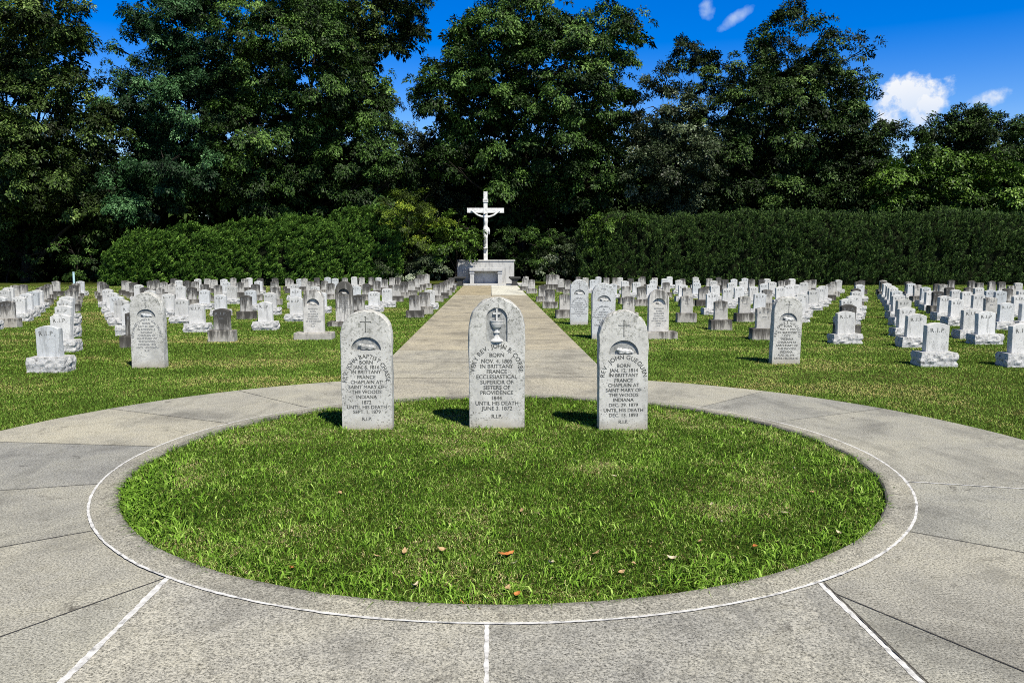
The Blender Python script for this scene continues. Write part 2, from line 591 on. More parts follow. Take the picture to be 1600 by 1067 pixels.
bm = bmesh.new()
for i, q in enumerate(joint_px):
    if q == (1408, 752):
        continue
    w = gpt(*q)
    a = math.atan2(w[1] - C0[1], w[0] - C0[0])
    strip(bm, [(C0[0] + math.cos(a) * RK, C0[1] + math.sin(a) * RK), on_outer(a)], 0.0075 if i not in (3, 4) else 0.005, 0.0035, 0.4, 20 + i)
strip(bm, [(XR + 0.022, yb(XR)), (XR + 0.024, -3.0)], 0.01, 0.0085, 0.4, 31)
for y in ys[:-1]:
    strip(bm, [(XL, y), (XR, y)], 0.012, 0.0085, 0.6, int(y * 7))
strip(bm, [(0.05, 35.6), (0.05, 49.9)], 0.02, 0.0085, 0.4, 77)
tag(bm_obj('path_joint', bm, CRACK), kind='structure')

# ------------------------------------------------------------------ headstones: building blocks


def arch_profile(w, h, hs, kind, k=10):
    """outline (x,z) from bottom left up over the top and down; hs = height of the shoulders"""
    pts = [(-w / 2, -0.08)]
    nz = 9
    for j in range(nz + 1):
        pts.append((-w / 2, hs * j / nz))
    a = w / 2
    rise = h - hs
    top = []
    for j in range(1, 2 * k):
        u = -1 + j / k
        if kind == 'gothic':
            r = (a * a + rise * rise) / (2 * a)
            xx = abs(u) * a
            z1 = math.sqrt(max(r * r - (xx + r - a) ** 2, 0))
            z2 = rise * math.sqrt(max(1 - u * u, 0))
            top.append((u * a, hs + 0.62 * z1 + 0.38 * z2))
        elif kind == 'round':
            top.append((u * a, hs + rise * math.sqrt(max(1 - u * u, 0))))
        else:
            top.append((u * a, hs + rise * (1 - u * u)))
    pts += top
    for j in range(nz, -1, -1):
        pts.append((w / 2, hs * j / nz))
    pts.append((w / 2, -0.08))
    return pts


def make_slab(pts, t, chamfer=0.006, rough=0.0, niche=None, nd=0.03, seed=0, back_y=None):
    """upright slab with its front at y=-t/2; optional sunk niche outline (x,z) in the front"""
    bm = bmesh.new()
    n = len(pts)

    def jit(p, s):
        v = Vector((p[0] * 14, p[1] * 14, s + seed * 3.1))
        return mnoise.noise(v) * rough + mnoise.noise(v * 3.1) * rough * 0.7

    cx = 0.0
    cz = sum(p[1] for p in pts) / n
    loops = []
    for y, inset, s in ((-t / 2, chamfer, 0), (-t / 2 + chamfer, 0.0, 0), (-t / 6, -rough * 0.8, 1), (t / 6, -rough * 0.8, 2), (t / 2 - chamfer, 0.0, 3), (t / 2, chamfer, 3)):
        lp = []
        for p in pts:
            d = Vector((p[0] - cx, 0, p[1] - cz))
            d.normalize()
            o = -inset + jit(p, s)
            lp.append(bm.verts.new((p[0] + d.x * o, y, p[1] + d.z * o)))
        loops.append(lp)
    for l0, l1 in zip(loops, loops[1:]):
        for i in range(n):
            bm.faces.new((l0[i], l0[(i + 1) % n], l1[(i + 1) % n], l1[i]))
    e_front = [bm.edges.get((loops[0][i], loops[0][(i + 1) % n])) for i in range(n)]
    if niche:
        m = len(niche)
        nf = [bm.verts.new((x, -t / 2, z)) for x, z in niche]
        nb = [bm.verts.new((x * 0.97, -t / 2 + nd, z)) for x, z in niche]
        for i in range(m):
            bm.faces.new((nf[i], nb[i], nb[(i + 1) % m], nf[(i + 1) % m]))
            e_front.append(bm.edges.get((nf[i], nf[(i + 1) % m])))
        f = bm.faces.new(nb)
        f.material_index = 1
    bmesh.ops.triangle_fill(bm, edges=e_front, use_beauty=True)
    bm.faces.new(loops[-1])
    bmesh.ops.recalc_face_normals(bm, faces=bm.faces[:])
    me = bpy.data.meshes.new('slab')
    bm.to_mesh(me)
    bm.free()
    return me


def half_disc(cx, cz, rx, rz, k=14):
    return [(cx + rx * math.cos(PI * j / k), cz + rz * math.sin(PI * j / k)) for j in range(k + 1)]


def rock_base(w, h, d, seed, amp=0.03):
    bm = bmesh.new()
    nx, nz, ny = 12, 6, 6
    vs = {}

    def P(i, j, k):
        key = (i, j, k)
        if key not in vs:
            x, y, z = -w / 2 + w * i / nx, -d / 2 + d * j / ny, -0.06 + (h + 0.06) * k / nz
            o = Vector((0, 0, 0))
            edge = math.sin(PI * max(0.0, min(1.0, (z + 0.0) / h))) if z > 0 else 0.4
            nv = mnoise.noise(Vector((x * 11, z * 17, seed * 5.3 + y * 9))) + 0.6 * mnoise.noise(Vector((x * 31, z * 40, seed * 2.3 + y * 20)))
            b = (0.35 + 0.8 * nv) * edge * amp
            if j == 0:
                o.y -= b
            if j == ny:
                o.y += b
            if i == 0:
                o.x -= b
            if i == nx:
                o.x += b
            if k == nz:
                o.z += mnoise.noise(Vector((x * 9, y * 9, seed))) * 0.006
            vs[key] = bm.verts.new((x + o.x, y + o.y, z + o.z))
        return vs[key]

    for i in range(nx):
        for k in range(nz):
            for j in (0, ny):
                bm.faces.new((P(i, j, k), P(i + 1, j, k), P(i + 1, j, k + 1), P(i, j, k + 1)))
        for j in range(ny):
            bm.faces.new((P(i, j, nz), P(i + 1, j, nz), P(i + 1, j + 1, nz), P(i, j + 1, nz)))
    for j in range(ny):
        for k in range(nz):
            for i in (0, nx):
                bm.faces.new((P(i, j, k), P(i, j + 1, k), P(i, j + 1, k + 1), P(i, j, k + 1)))
    bmesh.ops.recalc_face_normals(bm, faces=bm.faces[:])
    me = bpy.data.meshes.new('base')
    bm.to_mesh(me)
    bm.free()
    return me


def smooth_base(w, h, d, chamf=0.018, seed=0):
    bm = bmesh.new()
    box(bm, -w / 2, w / 2, -d / 2, d / 2, -0.08, h)
    bevel_all(bm, chamf, 2)
    for v in bm.verts:
        v.co += Vector((mnoise.noise(v.co * 6 + Vector((seed, 0, 0))), mnoise.noise(v.co * 6 + Vector((0, seed, 9))), 0)) * 0.006
    bmesh.ops.recalc_face_normals(bm, faces=bm.faces[:])
    me = bpy.data.meshes.new('base')
    bm.to_mesh(me)
    bm.free()
    return me


_gl = {}


def glyphs(txt, res=3):
    if (txt, res) not in _gl:
        cu = bpy.data.curves.new('t', 'FONT')
        cu.body = txt
        cu.size = 1.0
        cu.resolution_u = res
        cu.fill_mode = 'FRONT'
        ob = bpy.data.objects.new('t', cu)
        COL.objects.link(ob)
        dg = bpy.context.evaluated_depsgraph_get()
        me = bpy.data.meshes.new_from_object(ob.evaluated_get(dg))
        V = np.array([v.co[:] for v in me.vertices]) if len(me.vertices) else np.zeros((0, 3))
        Fc = [tuple(p.vertices) for p in me.polygons]
        bpy.data.objects.remove(ob)
        bpy.data.curves.remove(cu)
        bpy.data.meshes.remove(me)
        _gl[(txt, res)] = (V, Fc)
    return _gl[(txt, res)]


CAP = None


def inscription(items, y, res=3):
    """items: ('line', text, x, z, cap_height, max_width) / ('arc', text, cx, cz, rx, rz, cap, a0, a1) -> one mesh facing -y"""
    V, Fc = [], []

    def put(v2, fc):
        # three passes a hair apart thicken the upright strokes as in cut roman letters
        for k, (dx, dz) in enumerate(((0, 0), (0.0011, 0.0003), (0.0022, 0.0))):
            o = len(V)
            V.extend((x + dx - 0.0011, y - 0.0002 * k, z + dz) for x, z in v2)
            Fc.extend(tuple(i + o for i in f) for f in fc)

    for it in items:
        if it[0] == 'line':
            _, txt, x, z, cap, mw = it
            v, fc = glyphs(txt, res)
            if not len(v):
                continue
            s = cap / 0.7
            w = (v[:, 0].max() - v[:, 0].min()) * s
            sx = s * (min(1.0, mw / w) if mw else 1.0)
            mx = (v[:, 0].max() + v[:, 0].min()) / 2
            put([((p[0] - mx) * sx + x, p[1] * s + z - cap / 2) for p in v], fc)
        else:
            _, txt, cx, cz, rx, rz, cap, a0, a1 = it
            s = cap / 0.7
            ws = []
            for ch in txt:
                if ch == ' ':
                    ws.append(0.32)
                else:
                    v, _f = glyphs(ch, res)
                    ws.append(v[:, 0].max() - v[:, 0].min() + 0.14)
            tot = sum(ws)
            # arc length table
            K = 200
            aa = [a0 + (a1 - a0) * k / K for k in range(K + 1)]
            pp = [(cx + rx * math.cos(q), cz + rz * math.sin(q)) for q in aa]
            cum = [0.0]
            for p0, p1 in zip(pp, pp[1:]):
                cum.append(cum[-1] + math.hypot(p1[0] - p0[0], p1[1] - p0[1]))
            fit = cum[-1] / (tot * s)
            pos = 0.0
            for ch, wd in zip(txt, ws):
                mid = (pos + wd / 2) * s * fit
                pos += wd
                if ch == ' ':
                    continue
                k = min(range(K + 1), key=lambda q: abs(cum[q] - mid))
                k = min(max(k, 1), K - 1)
                tx, tz = pp[k + 1][0] - pp[k - 1][0], pp[k + 1][1] - pp[k - 1][1]
                d = math.hypot(tx, tz)
                tx, tz = tx / d, tz / d
                v, fc = glyphs(ch, res)
                mx = (v[:, 0].max() + v[:, 0].min()) / 2
                sc = s * min(1.0, fit)
                put([(pp[k][0] + (p[0] - mx) * sc * tx - (p[1] * s - cap / 2) * tz, pp[k][1] + (p[0] - mx) * sc * tz + (p[1] * s - cap / 2) * tx) for p in v], fc)
    me = bpy.data.meshes.new('inscription')
    me.from_pydata(V, [], Fc)
    return me


def plaque_cross(x, z0, z1, za, hw, y, w=0.008):
    bm = bmesh.new()
    box(bm, x - w / 2, x + w / 2, y - 0.002, y, z0, z1)
    box(bm, x - hw, x - w / 2, y - 0.0016, y, za - w / 2, za + w / 2)
    box(bm, x + w / 2, x + hw, y - 0.0016, y, za - w / 2, za + w / 2)
    for xx in (x - hw, x + hw):
        box(bm, xx - 0.003, xx + 0.003, y - 0.0024, y, za - w * 0.9, za + w * 0.9)
    for zz in (z0, z1):
        box(bm, x - w * 0.9, x + w * 0.9, y - 0.0024, y, zz - 0.003, zz + 0.003)
    me = bpy.data.meshes.new('shade_cross')  # raised strips for a cut cross, its groove shadow given as dark colour
    bm.to_mesh(me)
    bm.free()
    return me


def ico(bm, c, r, sub=2, rot=0.0):
    g = bmesh.ops.create_icosphere(bm, subdivisions=sub, radius=1.0)
    M = Matrix.Translation(Vector(c)) @ Matrix.Rotation(rot, 4, 'Y') @ Matrix.Diagonal((*r, 1))
    bmesh.ops.transform(bm, matrix=M, verts=g['verts'])
    return g['verts']


def lamb(s, x, z, y):
    """lamb lying on a book, head to the left, in half relief"""
    bm = bmesh.new()
    ico(bm, (x + 0.1 * s, y, z + 0.26 * s), (0.62 * s, 0.16 * s, 0.26 * s), 2, 0.08)
    ico(bm, (x + 0.52 * s, y, z + 0.25 * s), (0.27 * s, 0.15 * s, 0.24 * s))
    ico(bm, (x - 0.35 * s, y, z + 0.34 * s), (0.26 * s, 0.17 * s, 0.27 * s), 2, 0.4)
    ico(bm, (x - 0.62 * s, y - 0.03 * s, z + 0.45 * s), (0.2 * s, 0.15 * s, 0.14 * s), 2, -0.5)
    ico(bm, (x - 0.52 * s, y - 0.09 * s, z + 0.5 * s), (0.12 * s, 0.06 * s, 0.05 * s), 1, 0.7)
    ico(bm, (x - 0.3 * s, y - 0.08 * s, z + 0.09 * s), (0.3 * s, 0.08 * s, 0.07 * s), 1, 0.1)
    ico(bm, (x + 0.36 * s, y - 0.08 * s, z + 0.08 * s), (0.3 * s, 0.08 * s, 0.07 * s), 1, -0.1)
    ico(bm, (x + 0.82 * s, y, z + 0.16 * s), (0.1 * s, 0.07 * s, 0.16 * s), 1, 0.3)
    for v in bm.verts:
        v.co += Vector((0, 1, 0)) * mnoise.noise(v.co * 90) * 0.006
    me = bpy.data.meshes.new('lamb_relief')
    bm.to_mesh(me)
    bm.free()
    me.polygons.foreach_set('use_smooth', [True] * len(me.polygons))
    return me


def chalice(x, z, s, y):
    bm = bmesh.new()
    prof = [(0.0, 0.0), (0.36, 0.0), (0.34, 0.06), (0.2, 0.16), (0.1, 0.3), (0.08, 0.42), (0.17, 0.46), (0.17, 0.52), (0.08, 0.56), (0.1, 0.66),
            (0.24, 0.76), (0.31, 0.9), (0.33, 1.06), (0.36, 1.08), (0.36, 1.12), (0.0, 1.12)]
    k = 16
    rows = [[bm.verts.new((x + r * s * math.cos(PI + PI * j / k), y + 0.6 * r * s * math.sin(PI + PI * j / k), z + h * s)) for j in range(k + 1)] for r, h in prof]
    for a, b in zip(rows, rows[1:]):
        for j in range(k):
            try:
                bm.faces.new((a[j], a[j + 1], b[j + 1], b[j]))
            except ValueError:
                pass
    zz = z + 1.12 * s
    w = 0.045 * s
    box(bm, x - w, x + w, y - 0.1 * s, y, zz, zz + 0.62 * s)
    box(bm, x - 0.2 * s, x - w, y - 0.095 * s, y, zz + 0.32 * s, zz + 0.42 * s)
    box(bm, x + w, x + 0.2 * s, y - 0.095 * s, y, zz + 0.32 * s, zz + 0.42 * s)
    bmesh.ops.remove_doubles(bm, verts=bm.verts[:], dist=1e-5)
    bmesh.ops.recalc_face_normals(bm, faces=bm.faces[:])
    me = bpy.data.meshes.new('chalice_relief')
    bm.to_mesh(me)
    bm.free()
    return me


# ------------------------------------------------------------------ the tall clergy stones


def tall_stone(px, py, w, h, hs, items, label, cross=None, lambat=None, niche=None, mat=None, t=0.16, seed=0, chal=None, rz=0.0, lettershade=None, tilt=0.0, group=None):
    g = ground(px, py)
    root = empty('tall_headstone', (g[0], g[1] + t / 2, -0.015), rz)
    root.rotation_euler.y = tilt
    tag(root, label, 'headstone', group)
    me = make_slab(arch_profile(w, h, hs, 'gothic', 14), t, 0.007, 0.009, niche, 0.02, seed)
    me.materials.append(mat)
    me.materials.append(NICHE)
    link('slab', me, None, root)
    y = -t / 2
    link('inscription', inscription(items, y - 0.0015), lettershade or LETTERSHADE, root)
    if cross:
        link('shade_cross', plaque_cross(*cross, y), lettershade or LETTERSHADE, root)
    if lambat:
        link('lamb_relief', lamb(lambat[2] * 1.2, lambat[0], lambat[1], y + 0.008), MARBLE_WHITE, root)
    if chal:
        link('chalice_relief', chalice(chal[0], chal[1], chal[2], y + 0.018), MARBLE_WHITE, root)
    return root


def zoomed(lines, x0, g, cap=0.034):
    """lines given as (text, y) in a 711-px-per-metre close view, ground at y=g"""
    return [('line', t, x0, (g - y) / 711, cap, 0.42) for t, y in lines]


it = zoomed([('BORN', 515), ('JAN. 6. 1816', 549), ('IN BRITTANY', 582), ('FRANCE', 618), ('CHAPLAIN AT', 653), ('SAINT MARY OF', 687), ('THE WOODS', 722),
             ('INDIANA', 757), ('1872', 795), ('UNTIL HIS DEATH', 829), ('SEPT. 1, 1879', 862), ('R.I.P.', 912)], 0.0, 990)
it.append(('arc', 'REV. JOHN BAPTIST CHASSE', 0.0, (990 - 655) / 711, 0.213, 0.256, 0.04, PI * 1.0, 0.0))
tall_stone(574, 669, 0.492, 1.165, 0.94, it, 'pale stone slab with a lamb carving, left of the three on the round lawn',
           (0.0, (990 - 305) / 711, (990 - 200) / 711, (990 - 236) / 711, 0.05), (0.005, (990 - 428) / 711, 0.083),
           half_disc(0.0, (990 - 432) / 711, 0.147, 0.13), MARBLE, seed=1)

it = zoomed([('BORN', 437), ('NOV. 4. 1805', 480), ('IN BRITTANY', 516), ('FRANCE', 553), ('ECCLESIASTICAL', 590), ('SUPERIOR OF', 628), ('SISTERS OF', 665),
             ('PROVIDENCE', 702), ('1844', 740), ('UNTIL HIS DEATH', 777), ('JUNE 3. 1872', 813), ('R.I.P.', 870)], 0.0, 958, 0.038)
it.append(('arc', 'VERY REV. JOHN B. CORBE', 0.0, (958 - 560) / 711, 0.238, 0.262, 0.044, PI * 1.0, 0.0))
nz = 0.0
zb, zs = (958 - 346) / 711, (958 - 185) / 711
nich = [(0.105, zb), (0.105, zs)] + [(0.105 * math.cos(PI * j / 12), zs + 0.108 * math.sin(PI * j / 12)) for j in range(1, 12)] + [(-0.105, zs), (-0.105, zb)]
tall_stone(776.5, 667, 0.545, 1.29, 1.0, it, 'tallest middle slab on the round lawn, chalice carved in its arched niche',
           None, None, nich, MARBLE, seed=2, chal=(0.0, zb + 0.002, 0.185), t=0.17)

it = zoomed([('BORN', 517), ('JAN. 12. 1814', 550), ('IN BRITTANY', 583), ('FRANCE', 619), ('CHAPLAIN AT', 653), ('SAINT MARY OF', 688), ('THE WOODS', 722),
             ('INDIANA', 756), ('DEC. 29. 1879', 792), ('UNTIL HIS DEATH', 828), ('DEC. 13. 1893', 863), ('R.I.P.', 910)], 0.0, 972)
it.append(('arc', 'REV. JOHN GUEGUEN', 0.0, (972 - 600) / 711, 0.208, 0.2, 0.042, PI * 1.0, 0.0))
tall_stone(974, 670, 0.478, 1.165, 0.93, it, 'pale stone slab with a lamb carving, right of the three on the round lawn',
           (0.0, (972 - 315) / 711, (972 - 205) / 711, (972 - 240) / 711, 0.05), (0.005, (972 - 438) / 711, 0.083),
           half_disc(0.0, (972 - 442) / 711, 0.147, 0.14), MARBLE, seed=3, tilt=-0.008)

GEN = ['BORN', 'IN', 'INDIANA', 'CHAPLAIN AT', 'SAINT MARY OF', 'THE WOODS', 'INDIANA', 'UNTIL HIS DEATH', 'R.I.P.']


def gen_items(lines, top, pitch, cap, arc, ar, h):
    out = [('line', t, 0.0, top - i * pitch, cap, 0.4) for i, t in enumerate(lines)]
    if arc:
        out.append(('arc', arc, 0.0, *ar))
    return out


lam = lambda h: dict(cross=(0.0, h - 0.23, h - 0.07, h - 0.115, 0.045), lambat=(0.005, h - 0.375, 0.083), niche=half_disc(0.0, h - 0.38, 0.147, 0.13))
tall_stone(231.5, 572, 0.5, 1.15, 0.9, gen_items(['BORN', 'JULY 27. 1887', 'IN ROCKVILLE', 'INDIANA', 'CHAPLAIN AT', 'SAINT MARY OF', 'THE WOODS', 'INDIANA 1936', 'UNTIL HIS DEATH', 'R.I.P.'], 0.68, 0.047, 0.03,
           'REV. MSGR. JAMES P. GALVIN PH.D.', (0.47, 0.215, 0.27, 0.036, PI * 1.03, -0.03 * PI), 1.15),
           'pale lamb-carved slab standing alone in the grass beside the left aisle', mat=MARBLE, seed=4, lettershade=LETTERSHADESOFT, **lam(1.15))
tall_stone(1228, 566, 0.455, 1.06, 0.87, gen_items(['BORN', 'MAY 7. 1905', 'IN HARTFORD', 'CITY', 'INDIANA', 'CHAPLAIN AT', 'SAINT MARY OF', 'THE WOODS', 'INDIANA', 'AUG. 30. 1941', 'UNTIL HIS DEATH'], 0.6, 0.052, 0.034,
           'REV. EMILE J. GOOSSENS', (0.42, 0.2, 0.24, 0.038, PI, 0.0), 1.06),
           'pale lamb-carved slab standing in the grass near the right aisle', mat=MARBLE, seed=5, tilt=0.02, **lam(1.06))
tall_stone(905, 506, 0.46, 1.14, 0.92, gen_items(GEN, 0.66, 0.055, 0.034, 'REVEREND CHAPLAIN', (0.44, 0.195, 0.25, 0.036, PI, 0.0), 1.14),
           'bluish lamb-carved slab right of the path, nearer of two to the path', mat=MARBLE_GREY, seed=6, lettershade=LETTERSHADESOFT, **lam(1.14))
tall_stone(943, 528, 0.49, 1.16, 0.92, gen_items(GEN, 0.67, 0.055, 0.034, 'REVEREND CHAPLAIN', (0.44, 0.205, 0.25, 0.036, PI, 0.0), 1.16),
           'bluish lamb-carved slab right of the path, overlapped by the front right stone', mat=MARBLE_GREY, seed=7, lettershade=LETTERSHADESOFT, **lam(1.16))


def old_priest(px, py, w, h, bw, bh, label, seed):
    g = ground(px, py)
    root = empty('old_headstone', (g[0], g[1] + 0.22, -0.02), random.uniform(-0.02, 0.02))
    tag(root, label, 'headstone')
    hs = h - w * 0.5
    me = make_slab([(x, max(z, -0.01)) for x, z in arch_profile(w, h, hs, 'round', 12)], 0.17, 0.01, 0.004, half_disc(0.0, h - 0.32, w * 0.33, w * 0.33), 0.045, seed)
    me.materials.append(OLDPRIEST)
    me.materials.append(OLDPRIEST)
    s = link('slab', me, None, root)
    s.location.z = bh + 0.02
    lines = [('line', t, 0.0, h - 0.4 - i * 0.052, 0.03, w * 0.75) for i, t in enumerate(['REVEREND', 'BORN', 'IN FRANCE', 'CHAPLAIN', 'SAINT MARY', 'OF THE WOODS', 'DIED', 'R.I.P.'][:max(3, int((h - 0.45) / 0.052))])]
    i_ = link('inscription', inscription(lines, -0.0865), LETTERSHADESOFT, root)
    i_.location.z = bh + 0.02
    l_ = link('lamb_relief', lamb(w * 0.17, 0.0, h - 0.315, -0.05), OLDPRIEST, root)
    l_.location.z = bh + 0.02
    link('base', smooth_base(bw, bh + 0.02, 0.4, 0.03, seed), OLDBASE, root)
    return root


old_priest(488, 529, 0.42, 0.89, 0.8, 0.12, 'weathered round-topped lamb stone left of the path, the nearer one to the left aisle', 1)
old_priest(536.5, 509, 0.42, 1.0, 0.8, 0.1, 'weathered round-topped lamb stone showing above the front left pale slab', 2)
old_priest(1031, 528, 0.43, 0.88, 0.78, 0.13, 'weathered round-topped lamb stone just right of the front right pale slab', 3)

# ------------------------------------------------------------------ the sisters' headstones
HW = 0.67


def white_kind(seed):
    w, h = 0.345, 0.455
    me = make_slab([(x, max(z, -0.01)) for x, z in arch_profile(w, h, h - 0.045, 'arc', 6)], 0.125, 0.006, 0.0035, None, 0, seed)
    b = rock_base(0.55, 0.212, 0.31, seed, 0.042)
    return me, b


WH = [white_kind(s) for s in (1, 2, 3, 4)]
for m, b in WH:
    m.materials.append(MARBLE_WHITE)
    b.materials.append(ROCK)
GR = []
for s in (5, 6, 7, 8):
    w, h = 0.33, 0.44
    pts = [(x * (1.0 - 0.03 * math.sin(PI * max(0, z) / h)), max(z, -0.01)) for x, z in arch_profile(w, h, h - (0.03 if s % 2 else 0.05), 'arc', 6)]
    m = make_slab(pts, 0.125, 0.014, 0.005, None, 0, s)
    b = smooth_base(0.52, 0.235, 0.27, 0.02, s)
    m.materials.append(OLD)
    b.materials.append(OLDBASE)
    GR.append((m, b))
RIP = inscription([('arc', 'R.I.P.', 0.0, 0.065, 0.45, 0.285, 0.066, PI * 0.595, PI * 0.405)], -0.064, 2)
RIP.materials.append(LETTERSHADE)
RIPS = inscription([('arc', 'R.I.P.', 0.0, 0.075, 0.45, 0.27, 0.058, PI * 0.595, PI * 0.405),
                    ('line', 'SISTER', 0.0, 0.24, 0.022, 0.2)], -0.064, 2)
RIPS.materials.append(LETTERSHADESOFT)

ORD = ['zeroth', 'first', 'second', 'third', 'fourth', 'fifth', 'sixth', 'seventh', 'eighth', 'ninth', 'tenth', 'eleventh', 'twelfth', 'thirteenth', 'fourteenth', 'fifteenth', 'sixteenth',
       'seventeenth', 'eighteenth', 'nineteenth', 'twentieth', 'twenty-first', 'twenty-second', 'twenty-third', 'twenty-fourth', 'twenty-fifth', 'twenty-sixth', 'twenty-seventh',
       'twenty-eighth', 'twenty-ninth', 'thirtieth', 'thirty-first', 'thirty-second', 'thirty-third']


def first_stone(kind):
    root = empty('headstone')
    if kind == 'w':
        m, b = WH[0]
        link('base', b, None, root)
        s = link('slab', m, None, root)
        s.location.z = 0.212
        i = link('inscription', RIP, None, root)
        i.location.z = 0.212
    else:
        m, b = GR[0]
        link('base', b, None, root)
        s = link('slab', m, None, root)
        s.location.z = 0.235
        i = link('inscription', RIPS, None, root)
        i.location.z = 0.235
    return root


PROTO = {}


def place(px, top, kind, label, sc=1.0, base=None):
    if base is not None:
        g = ground(px, base)
    else:
        d = ray(px, top)
        t = (HW * sc - CAMH) / d[2]
        g = np.array([0, 0, CAMH]) + t * d
    if kind not in PROTO:
        root = first_stone(kind)
        PROTO[kind] = root
    else:
        src = PROTO[kind]
        root = src.copy()
        COL.objects.link(root)
        var = random.randrange(4)
        for ch in src.children:
            c = ch.copy()
            COL.objects.link(c)
            c.parent = root
            pool = WH if kind == 'w' else GR
            nm = ch.name.split('.')[0]
            if nm == 'slab':
                c.data = pool[var][0]
            elif nm == 'base':
                c.data = pool[random.randrange(4)][1]
    root.location = (g[0], g[1] + 0.14, -0.02 - random.random() ** 2 * 0.035)
    j = random.uniform(0.96, 1.04)
    root.scale = (sc * random.uniform(0.96, 1.04), sc, sc * (random.uniform(0.97, 1.03)))
    root.rotation_euler = (random.uniform(-0.02, 0.03), random.gauss(0, 0.014), random.gauss(0, 0.035))
    tag(root, label, 'headstone', 'rows of small headstones')
    return root


ADJ = {'w': ('white rip headstone on rough base', 'white headstone on rough base'), 'g': ('stained grey headstone on smooth base', 'stained grey headstone')}

# rows that line the grass aisles and the path, front to back: (x, top, kind[, base])
rows_named = {
    "in the left aisle's left row": [(73, 506, 'w', 579), (88.5, 490, 'w'), (93, 477, 'w'), (96, 468.6, 'w'), (99.5, 462.5, 'w'), (105.5, 453, 'g'), (109, 449, 'g'), (111.5, 445, 'g'), (116, 441, 'g'), (123, 438.5, 'w')],
    "in the left aisle's right row": [(207, 482, 'g', 541), (198, 475, 'w'), (186, 466, 'w'), (179, 460.5, 'w'), (172, 455, 'w'), (165, 449, 'w'), (160.5, 444, 'g'), (157, 441, 'g'), (155, 439, 'g')],
    "in the path's left edge row": [(648, 462, 'g', 495), (662, 455.5, 'g'), (671, 451, 'w'), (682, 444, 'g'), (691, 441, 'g'), (697.5, 438, 'g'), (702, 435.5, 'g'), (705, 433, 'g')],
    "in the path's right edge row": [(883, 459, 'g', 496), (860, 450, 'g'), (848, 444, 'g'), (831, 436.5, 'g'), (820, 434, 'g'), (822, 431.5, 'g')],
    "in the right aisle's left row": [(1325, 485, 'w', 535), (1329, 476, 'g'), (1329, 465, 'w'), (1337, 460, 'w'), (1341, 454, 'w'), (1340, 450, 'g'), (1346, 444, 'w'), (1343, 439.5, 'g'), (1348, 437, 'g')],
    "in the right aisle's right row": [(1467, 503, 'w', 570), (1437, 486, 'w'), (1421.5, 476, 'w'), (1416, 466, 'w'), (1408.5, 460, 'w'), (1404, 452.6, 'w'), (1398, 448, 'w'), (1394, 445, 'w'), (1388, 442, 'w'), (1384, 439, 'g'), (1381.5, 437, 'g')],
}
for rn, st in rows_named.items():
    for i, s in enumerate(st):
        place(s[0], s[1], s[2], f"{ADJ[s[2]][1]}, {ORD[i + 1]} from the front {rn}", 1.0, s[3] if len(s) > 3 else None)

